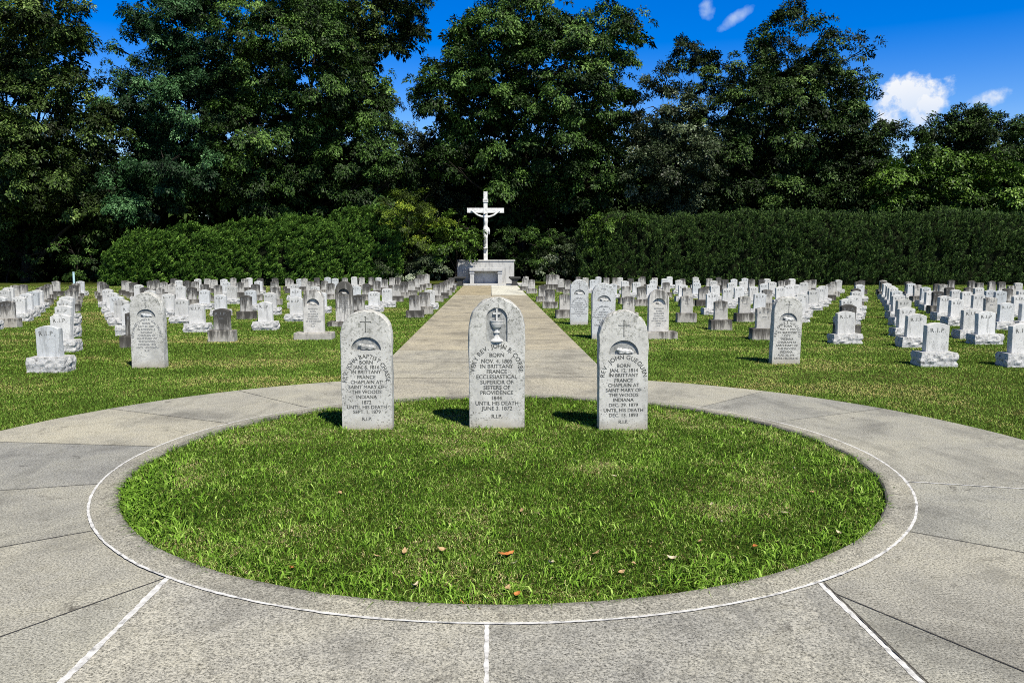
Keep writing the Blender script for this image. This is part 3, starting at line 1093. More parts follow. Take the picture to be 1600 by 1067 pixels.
fields = {
    'left': """-6 462 w;6 467.6 g;24.5 462 w;36.5 458 w;46.5 454 w;55 450 w;65 446.5 g;72.5 442 g;84.5 439 g;9.5 448 w;3 452 w;20 445.5 g;33.5 443 g;61 447.5 g;-18 455 w;-28 470 w""",
    'middle left': """260 458 w;281 463.7 w;214 444 w;223 446.5 g;232 451 w;246 450 g;193 438 g;200 438.8 g;206 440.5 g;233 437 g;242 437.3 g;254 440 g;267 443 g;269.5 435 g;277.5 437 w;280 446 w;
290.3 437 g;303 438.6 g;307.6 435 w;318 443 g;321.7 435 g;333 436 g;297 448 g;317 451 w;304.5 472 w;338.6 444 g;342 457 w;344.5 482 g 532;349 435 w;352 439.5 w;360 446 w;363 434 g;373 440 g;
382 460 g;381 435 g;388 433 w;390 452 w;398 443 g;402.5 438 w;405 434 g;412 470 w;420.6 456 w;428.7 434 g;427 439 g;427 447 g;449.5 433.5 g;452 436 g;458 443 w;461 450 w;461 462 w;
467 434 w;474.6 434.3 g;483 439 g;490.8 445.6 w;494.5 433 g;506 437 g;500 454.5 w;511 432 w;522.6 434 w;515.4 442 g;538 433 g;553 432 w;564.6 433 g;555.7 446 w;559.5 459 g;571 443 g;
579.5 432.2 g;590.5 432.2 w;588 438 g;601 435 g;612 432.5 g;622 432.2 g;583 453.6 w;604 449 w;618.5 444 g;631 440.5 g;642 438 g;650.5 435 g;656 433.5 g;665.5 432 g""",
    'middle right': """859 433 g;868.6 433 g;877.6 435 g;888 437 g;904.5 432 g;915 433 g;927.5 436 w;935.5 431.5 w;948 433 g;961 433 g;959 441 w;969.5 431.5 w;977 437 w;985.6 434 g;979 446 g;984 462 g;
995 440 w;1002 433.3 g;1005 431.5 g;1004 448 g;1018 442 w;1021.6 436.7 w;1024 433 g;1042 440 g;1038.7 434 w;1047 432 w;1062 437 w;1067 434 g;1068 444 w;1074.5 448.5 g;1074.7 463 g;
1088 432.2 w;1089 436 w;1089.6 441 w;1109 434 g;1116 438 w;1119 444 w;1100 448 g;1124 432.7 g;1134 436 g;1115 456 w;1129 470 g;1138 450 w;1144.7 440 w;1148 435 w;1156.6 446.7 w;1163 439 w;
1165 434 w;1166 462.5 g;1175.6 436 g;1179.6 446 w;1189 457 w;1191 435 g;1196 442 w;1200 435 w;1200.5 452 g;1208.4 439.5 w;1197 479 g;1222.5 438 g;1222 447.5 w;1231 436 g;1239 435 w;1236 445 w;
1246 442 w;1258.7 440 w;1263.6 438 g;1272 435.5 g;1256.5 458 w;1250 463 w;1273.5 452 w;1284 448.5 w;1288 446 w;1298 443 g;1305 439.5 g;1311.6 436 w""",
    'right': """1545 487 w 536;1523 478 w;1499 466 w;1479.6 461 w;1469 455 g;1457 452 w;1449.5 448.5 w;1437.6 444 g;1426.5 441.5 w;1423 439.5 g;1601 503.5 w 571;1578 469.6 w;1553 463.5 g;1533 458 w;1514 453.5 w;
1497 450 w;1487 448 g;1476.6 444.5 g;1467.4 442 g;1489 438 g;1521 438 g;1517 446.5 g;1534 441 g;1533 448 w;1553 439 g;1551.6 452 w;1566.5 454 w;1569 440.6 g;1578.5 449 g;1585 444 g;1594 440.7 w;
1597 458 w;1602 452 w;1612 470 w;1620 461 w""",
}
band = [490, 474.5, 466.5, 460, 454.5, 449.3, 445.3, 442, 439.3, 436.8, 434.6, 432.8]
for fn, txt in fields.items():
    per = {}
    for s in txt.replace('\n', '').split(';'):
        q = s.split()
        x, top, k = float(q[0]), float(q[1]), q[2]
        b = min(range(len(band)), key=lambda i: abs(band[i] - top))
        per.setdefault(b, []).append((x, top, k, float(q[3]) if len(q) > 3 else None))
    for ri, b in enumerate(sorted(per)):
        row = sorted(per[b], key=lambda q: abs(q[0] - 766))
        for i, (x, top, k, base) in enumerate(row):
            sc = 1.0
            if x in (656, 665.5, 859, 868.6):
                sc = 1.25
                top -= 5
            place(x, top, k, f"{ADJ[k][1]}, {ORD[i + 1]} out from the path in {fn} field's {ORD[ri + 1]} row", sc, base)

# ------------------------------------------------------------------ altar, crucifix, benches, post
YA = 52.4
ax = float(at_depth(759, 430, YA)[0])
root = empty('stone_altar', (ax, YA, 0.0))
tag(root, 'pale stone altar with a broad back wall at the end of the path', 'altar')
bm = bmesh.new()
box(bm, -2.6, 2.6, -2.5, 1.1, -0.1, 0.09)
bevel_all(bm, 0.015, 1)
bm_obj('step', bm, LIME, root)
bm = bmesh.new()
box(bm, -1.86, 1.86, 0.0, 0.5, 0.09, 1.50)
bm_obj('back_wall', bm, LIME, root)
bm = bmesh.new()
box(bm, -1.93, 1.93, -0.06, 0.56, 1.503, 1.60)
bevel_all(bm, 0.02, 1)
bm_obj('wall_cap', bm, LIME, root)
tx = float(at_depth(759.5, 430, YA)[0]) - ax
for sx in (-1, 1):
    bm = bmesh.new()
    x = tx + sx * 0.9
    box(bm, x - 0.13, x + 0.13, -1.0, -0.02, 0.092, 0.72)
    box(bm, x - 0.16, x + 0.16, -1.04, -0.02, 0.722, 0.79)
    box(bm, x - 0.14, x + 0.14, -1.01, -0.02, 0.792, 0.88)
    bm_obj('pillar', bm, LIME, root)
bm = bmesh.new()
box(bm, tx - 0.765, tx + 0.765, -0.42, -0.02, 0.092, 0.88)
bm_obj('front_panel', bm, LIME, root)
bm = bmesh.new()
box(bm, tx - 1.07, tx + 1.07, -1.08, -0.01, 0.883, 1.09)
bevel_all(bm, 0.02, 1)
bm_obj('altar_top', bm, LIME, root)

croot = empty('crucifix', (ax, YA + 0.25, 1.60))
tag(croot, 'tall white crucifix standing on the altar back wall against the dark trees', 'crucifix')
bm = bmesh.new()
box(bm, -0.125, 0.125, -0.11, 0.11, 0.0, 4.42)
bm_obj('upright', bm, WHITEPAINT, croot)
bm = bmesh.new()
zc = 3.21
box(bm, -1.2, -0.127, -0.1, 0.1, zc - 0.155, zc + 0.155)
box(bm, 0.127, 1.2, -0.1, 0.1, zc - 0.155, zc + 0.155)
bm_obj('crossbar', bm, WHITEPAINT, croot)
bm = bmesh.new()
box(bm, -0.17, 0.17, -0.15, -0.112, 3.72, 3.94)
bevel_all(bm, 0.01, 1)
pl = bm_obj('title_plate', bm, WHITEPAINT, croot)
link('lettering', inscription([('line', 'INRI', 0.0, 3.83, 0.11, 0.26)], -0.152, 2), LETTERSHADE, pl)
# the figure: one skinned body
fy = -0.24
sk = {
    'pelvis': ((0.0, fy, 2.05), 0.13), 'waist': ((0.02, fy - 0.02, 2.25), 0.115), 'chest': ((0.02, fy - 0.04, 2.55), 0.18), 'neckb': ((0.01, fy - 0.03, 2.8), 0.085),
    'neck': ((-0.02, fy - 0.05, 2.9), 0.058), 'head': ((-0.05, fy - 0.09, 3.0), 0.105), 'crown': ((-0.06, fy - 0.1, 3.09), 0.085),
    'shl': ((-0.2, fy, 2.79), 0.075), 'ell': ((-0.53, fy + 0.0, 2.9), 0.066), 'wrl': ((-0.85, fy + 0.07, 3.15), 0.045), 'hal': ((-0.95, fy + 0.09, 3.22), 0.045),
    'shr': ((0.22, fy, 2.79), 0.075), 'elr': ((0.55, fy + 0.0, 2.9), 0.066), 'wrr': ((0.86, fy + 0.07, 3.15), 0.045), 'har': ((0.96, fy + 0.09, 3.22), 0.045),
    'hil': ((-0.085, fy, 1.95), 0.105), 'knl': ((-0.07, fy - 0.1, 1.48), 0.088), 'anl': ((-0.03, fy + 0.02, 1.02), 0.048), 'tol': ((-0.02, fy - 0.06, 0.86), 0.042),
    'hir': ((0.085, fy, 1.95), 0.105), 'knr': ((0.05, fy - 0.13, 1.47), 0.088), 'anr': ((0.025, fy - 0.05, 1.03), 0.048), 'tor': ((0.02, fy - 0.13, 0.87), 0.042),
}
names = list(sk)
ed = [('pelvis', 'waist'), ('waist', 'chest'), ('chest', 'neckb'), ('neckb', 'neck'), ('neck', 'head'), ('head', 'crown'), ('neckb', 'shl'), ('shl', 'ell'), ('ell', 'wrl'), ('wrl', 'hal'),
      ('neckb', 'shr'), ('shr', 'elr'), ('elr', 'wrr'), ('wrr', 'har'), ('pelvis', 'hil'), ('hil', 'knl'), ('knl', 'anl'), ('anl', 'tol'), ('pelvis', 'hir'), ('hir', 'knr'), ('knr', 'anr'), ('anr', 'tor')]
me = bpy.data.meshes.new('figure')
me.from_pydata([sk[k][0] for k in names], [(names.index(a), names.index(b)) for a, b in ed], [])
fig = link('figure', me, WHITEPAINT, croot)
sm = fig.modifiers.new('Skin', 'SKIN')
for i, k in enumerate(names):
    sv = me.skin_vertices[0].data[i]
    sv.radius = (sk[k][1], sk[k][1] * (0.8 if k in ('chest', 'pelvis', 'waist') else 1.0))
    sv.use_root = (k == 'pelvis')
fig.modifiers.new('Subdivision', 'SUBSURF').levels = 2
fig.modifiers['Subdivision'].render_levels = 2
bm = bmesh.new()
tube(bm, [(0.0, fy, 1.72), (0.0, fy, 1.85), (0.01, fy, 2.05), (0.01, fy, 2.16)], [0.15, 0.185, 0.175, 0.14], 18)
tube(bm, [(0.17, fy - 0.05, 2.1), (0.22, fy - 0.03, 1.9), (0.23, fy - 0.03, 1.66)], [0.05, 0.06, 0.045], 8)
for v in bm.verts:
    v.co += Vector((0, 1, 0)) * mnoise.noise(Vector((v.co.x * 18, v.co.y * 6, v.co.z * 7))) * 0.03
bm_obj('loincloth', bm, WHITEPAINT, fig, True)
bm = bmesh.new()
box(bm, -0.13, 0.13, fy - 0.08, -0.112, 0.74, 0.82)
bm_obj('foot_rest', bm, WHITEPAINT, croot)

for px, lb in ((718.5, 'left'), (804.5, 'right')):
    g = ground(px, 446.5)
    root = empty('stone_bench', (g[0], g[1] + 0.4, -0.02))
    tag(root, f'dark stone bench with flared pedestal at the {lb} side of the path end', 'bench', 'benches beside the altar')
    bm = bmesh.new()
    box(bm, -0.36, 0.36, -0.6, 0.6, 0.46, 0.57)
    bevel_all(bm, 0.02, 2)
    bm_obj('seat', bm, DARKSTONE, root)
    for yy in (-0.4, 0.4):
        bm = bmesh.new()
        pr = [(0.24, -0.03), (0.24, 0.06), (0.17, 0.12), (0.14, 0.22), (0.17, 0.33), (0.29, 0.42), (0.31, 0.457)]
        rws = [[bm.verts.new((x * r, yy + y * 0.09, z)) for x, y in ((-1, -1), (1, -1), (1, 1), (-1, 1))] for r, z in pr]
        for a, b in zip(rws, rws[1:]):
            for k in range(4):
                bm.faces.new((a[k], a[(k + 1) % 4], b[(k + 1) % 4], b[k]))
        bm.faces.new(rws[-1])
        bm.faces.new(rws[0][::-1])
        bm_obj('leg', bm, DARKSTONE, root)

g = at_depth(115.6, 440, 45.0)
root = empty('marker_post', (g[0], g[1], -0.03))
tag(root, "pale blue post behind the last stones of the left aisle's far row", 'post')
bm = bmesh.new()
tube(bm, [(0, 0, 0), (0, 0, 0.92)], [0.055, 0.055], 14)
bm_obj('shaft', bm, POST, root)
bm = bmesh.new()
tube(bm, [(0, 0, 0.922), (0, 0, 0.955), (0, 0, 0.97)], [0.066, 0.066, 0.045], 14)
bm_obj('cap', bm, POST, root)

# ------------------------------------------------------------------ grass


def blades(P, hgt, wid, lean, tint, name, mat, seed=0):
    """P (n,3); each blade two segments bending over; one mesh"""
    r = np.random.default_rng(seed)
    n = len(P)
    a = r.random(n) * 2 * PI
    dx, dy = np.cos(a), np.sin(a)
    b = r.random(n) * 2 * PI
    lx, ly = np.cos(b) * lean, np.sin(b) * lean
    V = np.zeros((n, 5, 3), np.float32)
    w2 = wid * 0.5
    V[:, 0] = P + np.stack([-dx * w2, -dy * w2, np.zeros(n)], 1)
    V[:, 1] = P + np.stack([dx * w2, dy * w2, np.zeros(n)], 1)
    mid = P + np.stack([lx * hgt * 0.3, ly * hgt * 0.3, hgt * 0.6], 1)
    V[:, 2] = mid + np.stack([dx * w2 * 0.8, dy * w2 * 0.8, np.zeros(n)], 1)
    V[:, 3] = mid + np.stack([-dx * w2 * 0.8, -dy * w2 * 0.8, np.zeros(n)], 1)
    V[:, 4] = P + np.stack([lx * hgt, ly * hgt, hgt * np.clip(1.05 - 0.35 * lean, 0.3, 1.0)], 1)
    base = (np.arange(n) * 5)[:, None]
    quads = base + np.array([[0, 1, 2, 3]])
    tris = base + np.array([[3, 2, 4]])
    me = np_mesh(name, V.reshape(-1, 3), [quads, tris], np.concatenate([tint, tint]))
    return link(name, me, mat)


def clumpy(n, sampler, seed):
    r = np.random.default_rng(seed)
    return sampler(r, n)


# round lawn
n = 240000
r = rng.random(n) ** 0.5 * (RG + 0.03)
# more of the blades where the lens sees them largest
th = rng.random(n) * 2 * PI
x = C0[0] + r * np.cos(th)
y = C0[1] + r * np.sin(th)
keep = rng.random(n) < np.clip(1.25 - (y - 3.6) / 9.0, 0.55, 1)
x, y, r = x[keep], y[keep], r[keep]
n = len(x)
dry = vnoise(x, y, 0.55, 3) * 0.6 + vnoise(x, y, 0.17, 4) * 0.4
tall = vnoise(x, y, 0.32, 5)
h = 0.016 + 0.024 * rng.random(n) + 0.04 * np.clip(tall - 0.55, 0, 1) * 2 * rng.random(n)
wd = 0.0024 + 0.0034 * rng.random(n) ** 2
tint = np.clip(0.34 + 0.24 * rng.standard_normal(n) + (dry - 0.5) * 0.5, 0.02, 0.73)
dead = rng.random(n) < np.clip((dry - 0.5) * 1.6, 0.06, 0.6)
tint[dead] = 0.78 + 0.22 * rng.random(dead.sum())
h[dead] *= 0.6
lean = 0.2 + 1.5 * rng.random(n)
lean[dead] = rng.uniform(1.4, 2.6, dead.sum())
P1 = np.stack([x, y, np.full(n, -0.016)], 1)
# broad-bladed crabgrass and clover tufts
TP, TH, TW, TT, TL = [], [], [], [], []
for k in range(430):
    rr = math.sqrt(random.random()) * (RG - 0.03)
    if k < 200:
        rr = RG - 0.03 - abs(random.gauss(0, 0.18))
        aa = random.uniform(PI * 1.0, PI * 2.0) if random.random() < 0.8 else random.uniform(0, PI)
    else:
        aa = random.uniform(0, 2 * PI)
    cx, cy = C0[0] + rr * math.cos(aa), C0[1] + rr * math.sin(aa)
    m = random.randint(8, 26)
    s = random.uniform(0.02, 0.06)
    TP.append(np.stack([cx + rng.normal(0, s, m), cy + rng.normal(0, s, m), np.full(m, -0.016)], 1))
    TH.append(rng.uniform(0.03, 0.075, m))
    TW.append(rng.uniform(0.006, 0.012, m))
    TL.append(rng.uniform(0.6, 1.5, m))
    TT.append(np.clip(rng.normal(0.47, 0.12, m), 0.2, 0.74))
m = 5200
aa = rng.uniform(0, 2 * PI, m)
aa = aa[vnoise(np.cos(aa) * 3, np.sin(aa) * 3, 0.22, 31) > 0.42]
m = len(aa)
rr = RG - 0.02 + np.abs(rng.normal(0, 0.022, m))
TP.append(np.stack([C0[0] + rr * np.cos(aa), C0[1] + rr * np.sin(aa), np.full(m, -0.01)], 1))
TH.append(rng.uniform(0.03, 0.07, m))
TW.append(rng.uniform(0.003, 0.006, m))
TL.append(rng.uniform(0.5, 2.0, m))
TT.append(np.clip(rng.normal(0.42, 0.16, m), 0.05, 0.74))
# a weedy patch at the left rim
m = 900
aa = rng.normal(PI * 1.13, 0.13, m)
rr = RG - 0.02 - np.abs(rng.normal(0, 0.16, m))
TP.append(np.stack([C0[0] + rr * np.cos(aa), C0[1] + rr * np.sin(aa), np.full(m, -0.03)], 1))
TH.append(rng.uniform(0.05, 0.12, m))
TW.append(rng.uniform(0.008, 0.017, m))
TL.append(rng.uniform(0.7, 1.6, m))
TT.append(np.clip(rng.normal(0.36, 0.14, m), 0.1, 0.6))
Pall = np.concatenate([P1] + TP)
o = blades(Pall, np.concatenate([h] + TH), np.concatenate([wd] + TW), np.concatenate([lean] + TL), np.concatenate([tint] + TT), 'round_lawn_grass', GRASS, 3)
tag(o, 'green grass with dry bits filling the round bed inside the kerb', 'grass', kind='stuff')

# outer lawn, density falling with distance
n = 1700000
Y = np.exp(rng.uniform(math.log(4.5), math.log(50.5), n))
X = Y * rng.uniform(-0.82, 0.82, n) + 0.03 * Y
dO = np.hypot(X - CO[0], Y - CO[1])
keep = (dO > RO - 0.02) & ~((np.abs(X) < 1.67) & (Y > 6)) & (Y > 3.0)
keep &= rng.random(n) < np.clip(1.2 - np.abs(X / Y), 0.2, 1)
X, Y = X[keep], Y[keep]
n = len(X)
dry = vnoise(X * 0.45, Y, 0.9, 13) * 0.55 + vnoise(X, Y, 0.28, 14) * 0.45
big = 0.55 * vnoise(X * 0.3, Y, 2.6, 15) + 0.45 * vnoise(X * 0.12, Y, 0.75, 16)
h = (0.018 + 0.024 * rng.random(n) ** 1.5) * (0.8 + 0.5 * big)
wd = np.maximum(0.0034, 0.0005 * Y) * (0.6 + 0.7 * rng.random(n))
far = np.clip((Y - 10) / 18, 0, 1)
tint = np.clip(0.42 + 0.13 * rng.standard_normal(n) + (dry - 0.5) * 0.5 - (big - 0.5) * 0.3, 0.02, 0.73)
dead = rng.random(n) < np.clip((dry - 0.5) * 2.2 + (0.5 - big) * 1.3 + np.where(X < 0, 0.1, -0.06), 0.04, 0.75)
tint[dead] = 0.77 + 0.15 * rng.random(dead.sum())
h[dead] *= 0.7
o = blades(np.stack([X, Y, np.full(n, -0.032)], 1), h, wd, 0.3 + 1.2 * rng.random(n), tint, 'lawn_grass', LAWNG, 5)

tag(o, 'mown lawn grass with tan bands between the headstones', 'grass', kind='stuff')

# fallen leaves on the round lawn
LEAFM = []
for nm, c0, c1 in (('tan dead leaf', (0.34, 0.22, 0.1), (0.55, 0.4, 0.22)), ('orange dead leaf', (0.4, 0.14, 0.04), (0.6, 0.25, 0.08)), ('pale dead leaf', (0.5, 0.42, 0.28), (0.66, 0.58, 0.42))):
    q = NT(nm)
    cc = q.coords()
    LEAFM.append(q.done(q.ramp(q.noise(cc, 40, 3), [(0.35, c0), (0.65, c1)]), 0.7, 0.2))


def leaf_mesh(L, Wd, curl, seed):
    bm = bmesh.new()
    k = 7
    rows = []
    for j in range(k + 1):
        u = j / k
        w = Wd * math.sin(PI * min(1, u * 0.96 + 0.02)) ** 0.8 * 0.5
        zz = curl * (u - 0.5) ** 2 * L
        rows.append([bm.verts.new((-L / 2 + L * u, s * w, zz + abs(s) * w * 0.35 + mnoise.noise(Vector((u * 4, s, seed))) * 0.006)) for s in (-1, -0.5, 0, 0.5, 1)])
    for a, b in zip(rows, rows[1:]):
        for i in range(4):
            bm.faces.new((a[i], a[i + 1], b[i + 1], b[i]))
    me = bpy.data.meshes.new('fallen_leaf')
    bm.to_mesh(me)
    bm.free()
    return me


LM = []
for m in LEAFM:
    for s in range(3):
        q = leaf_mesh(random.uniform(0.055, 0.085), random.uniform(0.03, 0.045), random.uniform(0.4, 1.4), s + 10 * len(LM))
        q.materials.append(m)
        LM.append(q)
spots = [(790, 866, 1), (457, 886, 1), (648, 914, 2), (692, 858, 0), (632, 861, 0), (588, 868, 0), (816, 798, 0), (622, 826, 0), (900, 720, 2), (960, 743, 2), (804, 879, 2), (861, 879, 2), (820, 900, 0),
         (793, 918, 0), (808, 927, 1), (722, 941, 1), (910, 943, 2), (1050, 871, 2), (1112, 787, 2), (1240, 731, 2), (1270, 768, 0), (1225, 800, 2), (1180, 853, 1), (971, 893, 0), (932, 864, 0),
         (1128, 815, 2), (1094, 845, 0), (530, 770, 0), (1310, 831, 2), (990, 880, 0)]
for i, (px, py, c) in enumerate(spots):
    g = ground(px, py, 0.01)
    o = link('fallen_leaf', LM[c * 3 + i % 3], None)
    o.location = (g[0], g[1], 0.008)
    o.scale = (0.68, 0.68, 0.68)
    o.rotation_euler = (random.uniform(-0.5, 0.5), random.uniform(-0.4, 0.4), random.uniform(0, 6.28))
    lab = ['small dry tan leaf lying in the grass of the round lawn', 'curled orange dead leaf lying in the grass of the round lawn', 'pale dry leaf lying in the grass of the round lawn'][c]
    if i == 0:
        lab = 'largest orange dead leaf, at the middle of the round lawn below the tallest stone'
        o.scale = (1.5, 1.5, 1.5)
    tag(o, lab, 'leaf', 'fallen leaves on the round lawn')

# ------------------------------------------------------------------ foliage
LEAF = {
    'dark': mat_leaf('dark green leaves', [(0.0, (0.0058, 0.0122, 0.0029)), (0.42, (0.0173, 0.0374, 0.0075)), (0.7, (0.0612, 0.1210, 0.0238)), (1.0, (0.17, 0.27, 0.07))], 0.55, 0.2),
    'teal': mat_leaf('blue green leaves', [(0.0, (0.0050, 0.0144, 0.0050)), (0.42, (0.0150, 0.0461, 0.0150)), (0.7, (0.0504, 0.1361, 0.0432)), (1.0, (0.16, 0.31, 0.13))], 0.55, 0.2),
    'mid': mat_leaf('mid green leaves', [(0.0, (0.0065, 0.0144, 0.0029)), (0.42, (0.0207, 0.0490, 0.0086)), (0.7, (0.0720, 0.1512, 0.0252)), (1.0, (0.2, 0.33, 0.08))], 0.55, 0.2),
    'silver': mat_leaf('grey green leaves', [(0.0, (0.0086, 0.0144, 0.0058)), (0.42, (0.0288, 0.0449, 0.0173)), (0.7, (0.1008, 0.1436, 0.0648)), (1.0, (0.36, 0.41, 0.29))], 0.5, 0.25),
    'olive': mat_leaf('olive leaves', [(0.0, (0.0079, 0.0130, 0.0029)), (0.42, (0.0230, 0.0432, 0.0081)), (0.7, (0.0828, 0.1475, 0.0288)), (1.0, (0.26, 0.36, 0.1))], 0.55, 0.2),
    'yellow': mat_leaf('yellow green leaves', [(0.0, (0.0170, 0.0298, 0.0043)), (0.42, (0.0612, 0.1020, 0.0095)), (0.7, (0.1955, 0.2945, 0.0255)), (1.0, (0.46, 0.5, 0.06))], 0.55, 0.2),
    'bright': mat_leaf('bright green leaves', [(0.0, (0.0127, 0.0272, 0.0034)), (0.42, (0.0442, 0.0952, 0.0102)), (0.7, (0.1275, 0.2410, 0.0298)), (1.0, (0.3, 0.45, 0.09))], 0.5, 0.25),
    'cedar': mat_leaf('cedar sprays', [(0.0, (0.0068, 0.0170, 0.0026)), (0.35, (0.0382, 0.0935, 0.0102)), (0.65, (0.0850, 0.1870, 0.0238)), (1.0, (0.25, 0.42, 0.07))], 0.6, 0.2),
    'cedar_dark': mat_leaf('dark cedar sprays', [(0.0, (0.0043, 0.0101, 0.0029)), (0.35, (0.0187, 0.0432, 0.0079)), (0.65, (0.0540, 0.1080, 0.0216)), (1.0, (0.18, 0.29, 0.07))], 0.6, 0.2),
    'woods': mat_leaf('shaded woodland leaves', [(0.0, (0.0068, 0.0136, 0.0034)), (0.5, (0.0213, 0.0467, 0.0102)), (1.0, (0.05, 0.09, 0.02))], 0.6, 0.15),
}


def unit(v):
    return v / np.maximum(np.linalg.norm(v, axis=-1, keepdims=True), 1e-6)


def leaves_mesh(name, P, axis, nrm, L, Wd, tint):
    """folded rhombus leaves: P base points, axis along the leaf, nrm up side"""
    n = len(P)
    a = unit(axis)
    b = unit(np.cross(nrm, a))
    nn = np.cross(a, b)
    L = L[:, None]
    Wd = Wd[:, None]
    V = np.zeros((n, 4, 3), np.float32)
    V[:, 0] = P
    V[:, 1] = P + a * L * 0.42 + b * Wd * 0.5 + nn * Wd * 0.12
    V[:, 2] = P + a * L - nn * L * 0.12
    V[:, 3] = P + a * L * 0.42 - b * Wd * 0.5 + nn * Wd * 0.12
    q = (np.arange(n) * 4)[:, None] + np.array([[0, 1, 2, 3]])
    return np_mesh(name, V.reshape(-1, 3), [q], tint)


def crown(blobs, seed, size=0.3, dens=5.2, per=62, droop=0.5, spray=0.85, gap=0.2):
    """blobs: list of (center, radius). Leaf sprays over the shells of the blobs, thinner inside"""
    r = np.random.default_rng(seed)
    C, O, Sz, Bt = [], [], [], []
    cen = np.array([b[0] for b in blobs])
    rad = np.array([b[1] for b in blobs])
    for c, rr in zip(cen, rad):
        m = max(6, int(dens * rr * rr / (spray * spray)))
        nb = max(5, m // 6)
        db = unit(r.standard_normal((nb, 3)))
        fb = np.where(r.random(nb) < 0.82, r.uniform(0.74, 1.04, nb), r.uniform(0.2, 0.7, nb))
        bt = r.normal(0, 0.17, nb)  # dark and bright boughs put shade and sunlit contrast into leaf colour
        bi = r.integers(0, nb, m)
        p = c + db[bi] * fb[bi][:, None] * rr * np.array([1, 1, 0.92]) + r.normal(0, 0.5, (m, 3)) * spray * np.array([1, 1, 0.45])
        rel = p - c
        f = np.linalg.norm(rel, axis=1) / rr
        d = unit(rel)
        # drop what is deep inside another blob, and thin out the side away from the clearing
        dist = np.linalg.norm(p[:, None, :] - cen[None], axis=2) / rad[None]
        inside = (dist < 0.62).sum(1) > (f < 0.62)
        ok = ~inside | (r.random(m) < 0.12)
        ok &= r.random(m) > gap
        ok &= (d[:, 1] < 0.25) | (r.random(m) < 0.45)
        C.append(p[ok])
        O.append(d[ok])
        k = ok.sum()
        Sz.append(spray * r.uniform(0.5, 1.0, k))
        Bt.append(bt[bi][ok] + r.normal(0, 0.07, k))
    C = np.concatenate(C)
    O = np.concatenate(O)
    Sz = np.concatenate(Sz)
    Bt = np.concatenate(Bt)
    k = len(C)
    cnt = np.maximum(8, (per * Sz ** 2 / spray ** 2 * r.uniform(0.7, 1.2, k)).astype(int))
    idx = np.repeat(np.arange(k), cnt)
    n = len(idx)
    # spray plane tilts outward and hangs
    up = unit(np.array([0, 0, 1.0]) * 0.9 + O * 0.6 + r.normal(0, 0.22, (k, 3)))
    t1 = unit(np.cross(up, np.array([0.3, 0.9, 0.1])))
    t2 = np.cross(up, t1)
    rho = np.sqrt(r.random(n))
    ph = r.random(n) * 2 * PI
    s = Sz[idx]
    off = (t1[idx] * (rho * np.cos(ph))[:, None] + t2[idx] * (rho * np.sin(ph))[:, None]) * (s * 0.62)[:, None]
    off += up[idx] * (r.normal(0, 0.13, n) * s)[:, None]
    off[:, 2] -= droop * s * rho ** 2 * 0.45
    P = C[idx] + off
    ax = unit(off + O[idx] * 0.25 + r.normal(0, 0.28, (n, 3)) * s[:, None] + np.array([0, 0, -0.25 * droop]))
    nr = unit(up[idx] + r.normal(0, 0.3, (n, 3)))
    L = size * r.uniform(0.7, 1.35, n)
    tint = np.clip(0.43 + Bt[idx] + r.normal(0, 0.14, n), 0, 1)
    return P, ax, nr, L, L * r.uniform(0.45, 0.62, n), tint


BACK = []


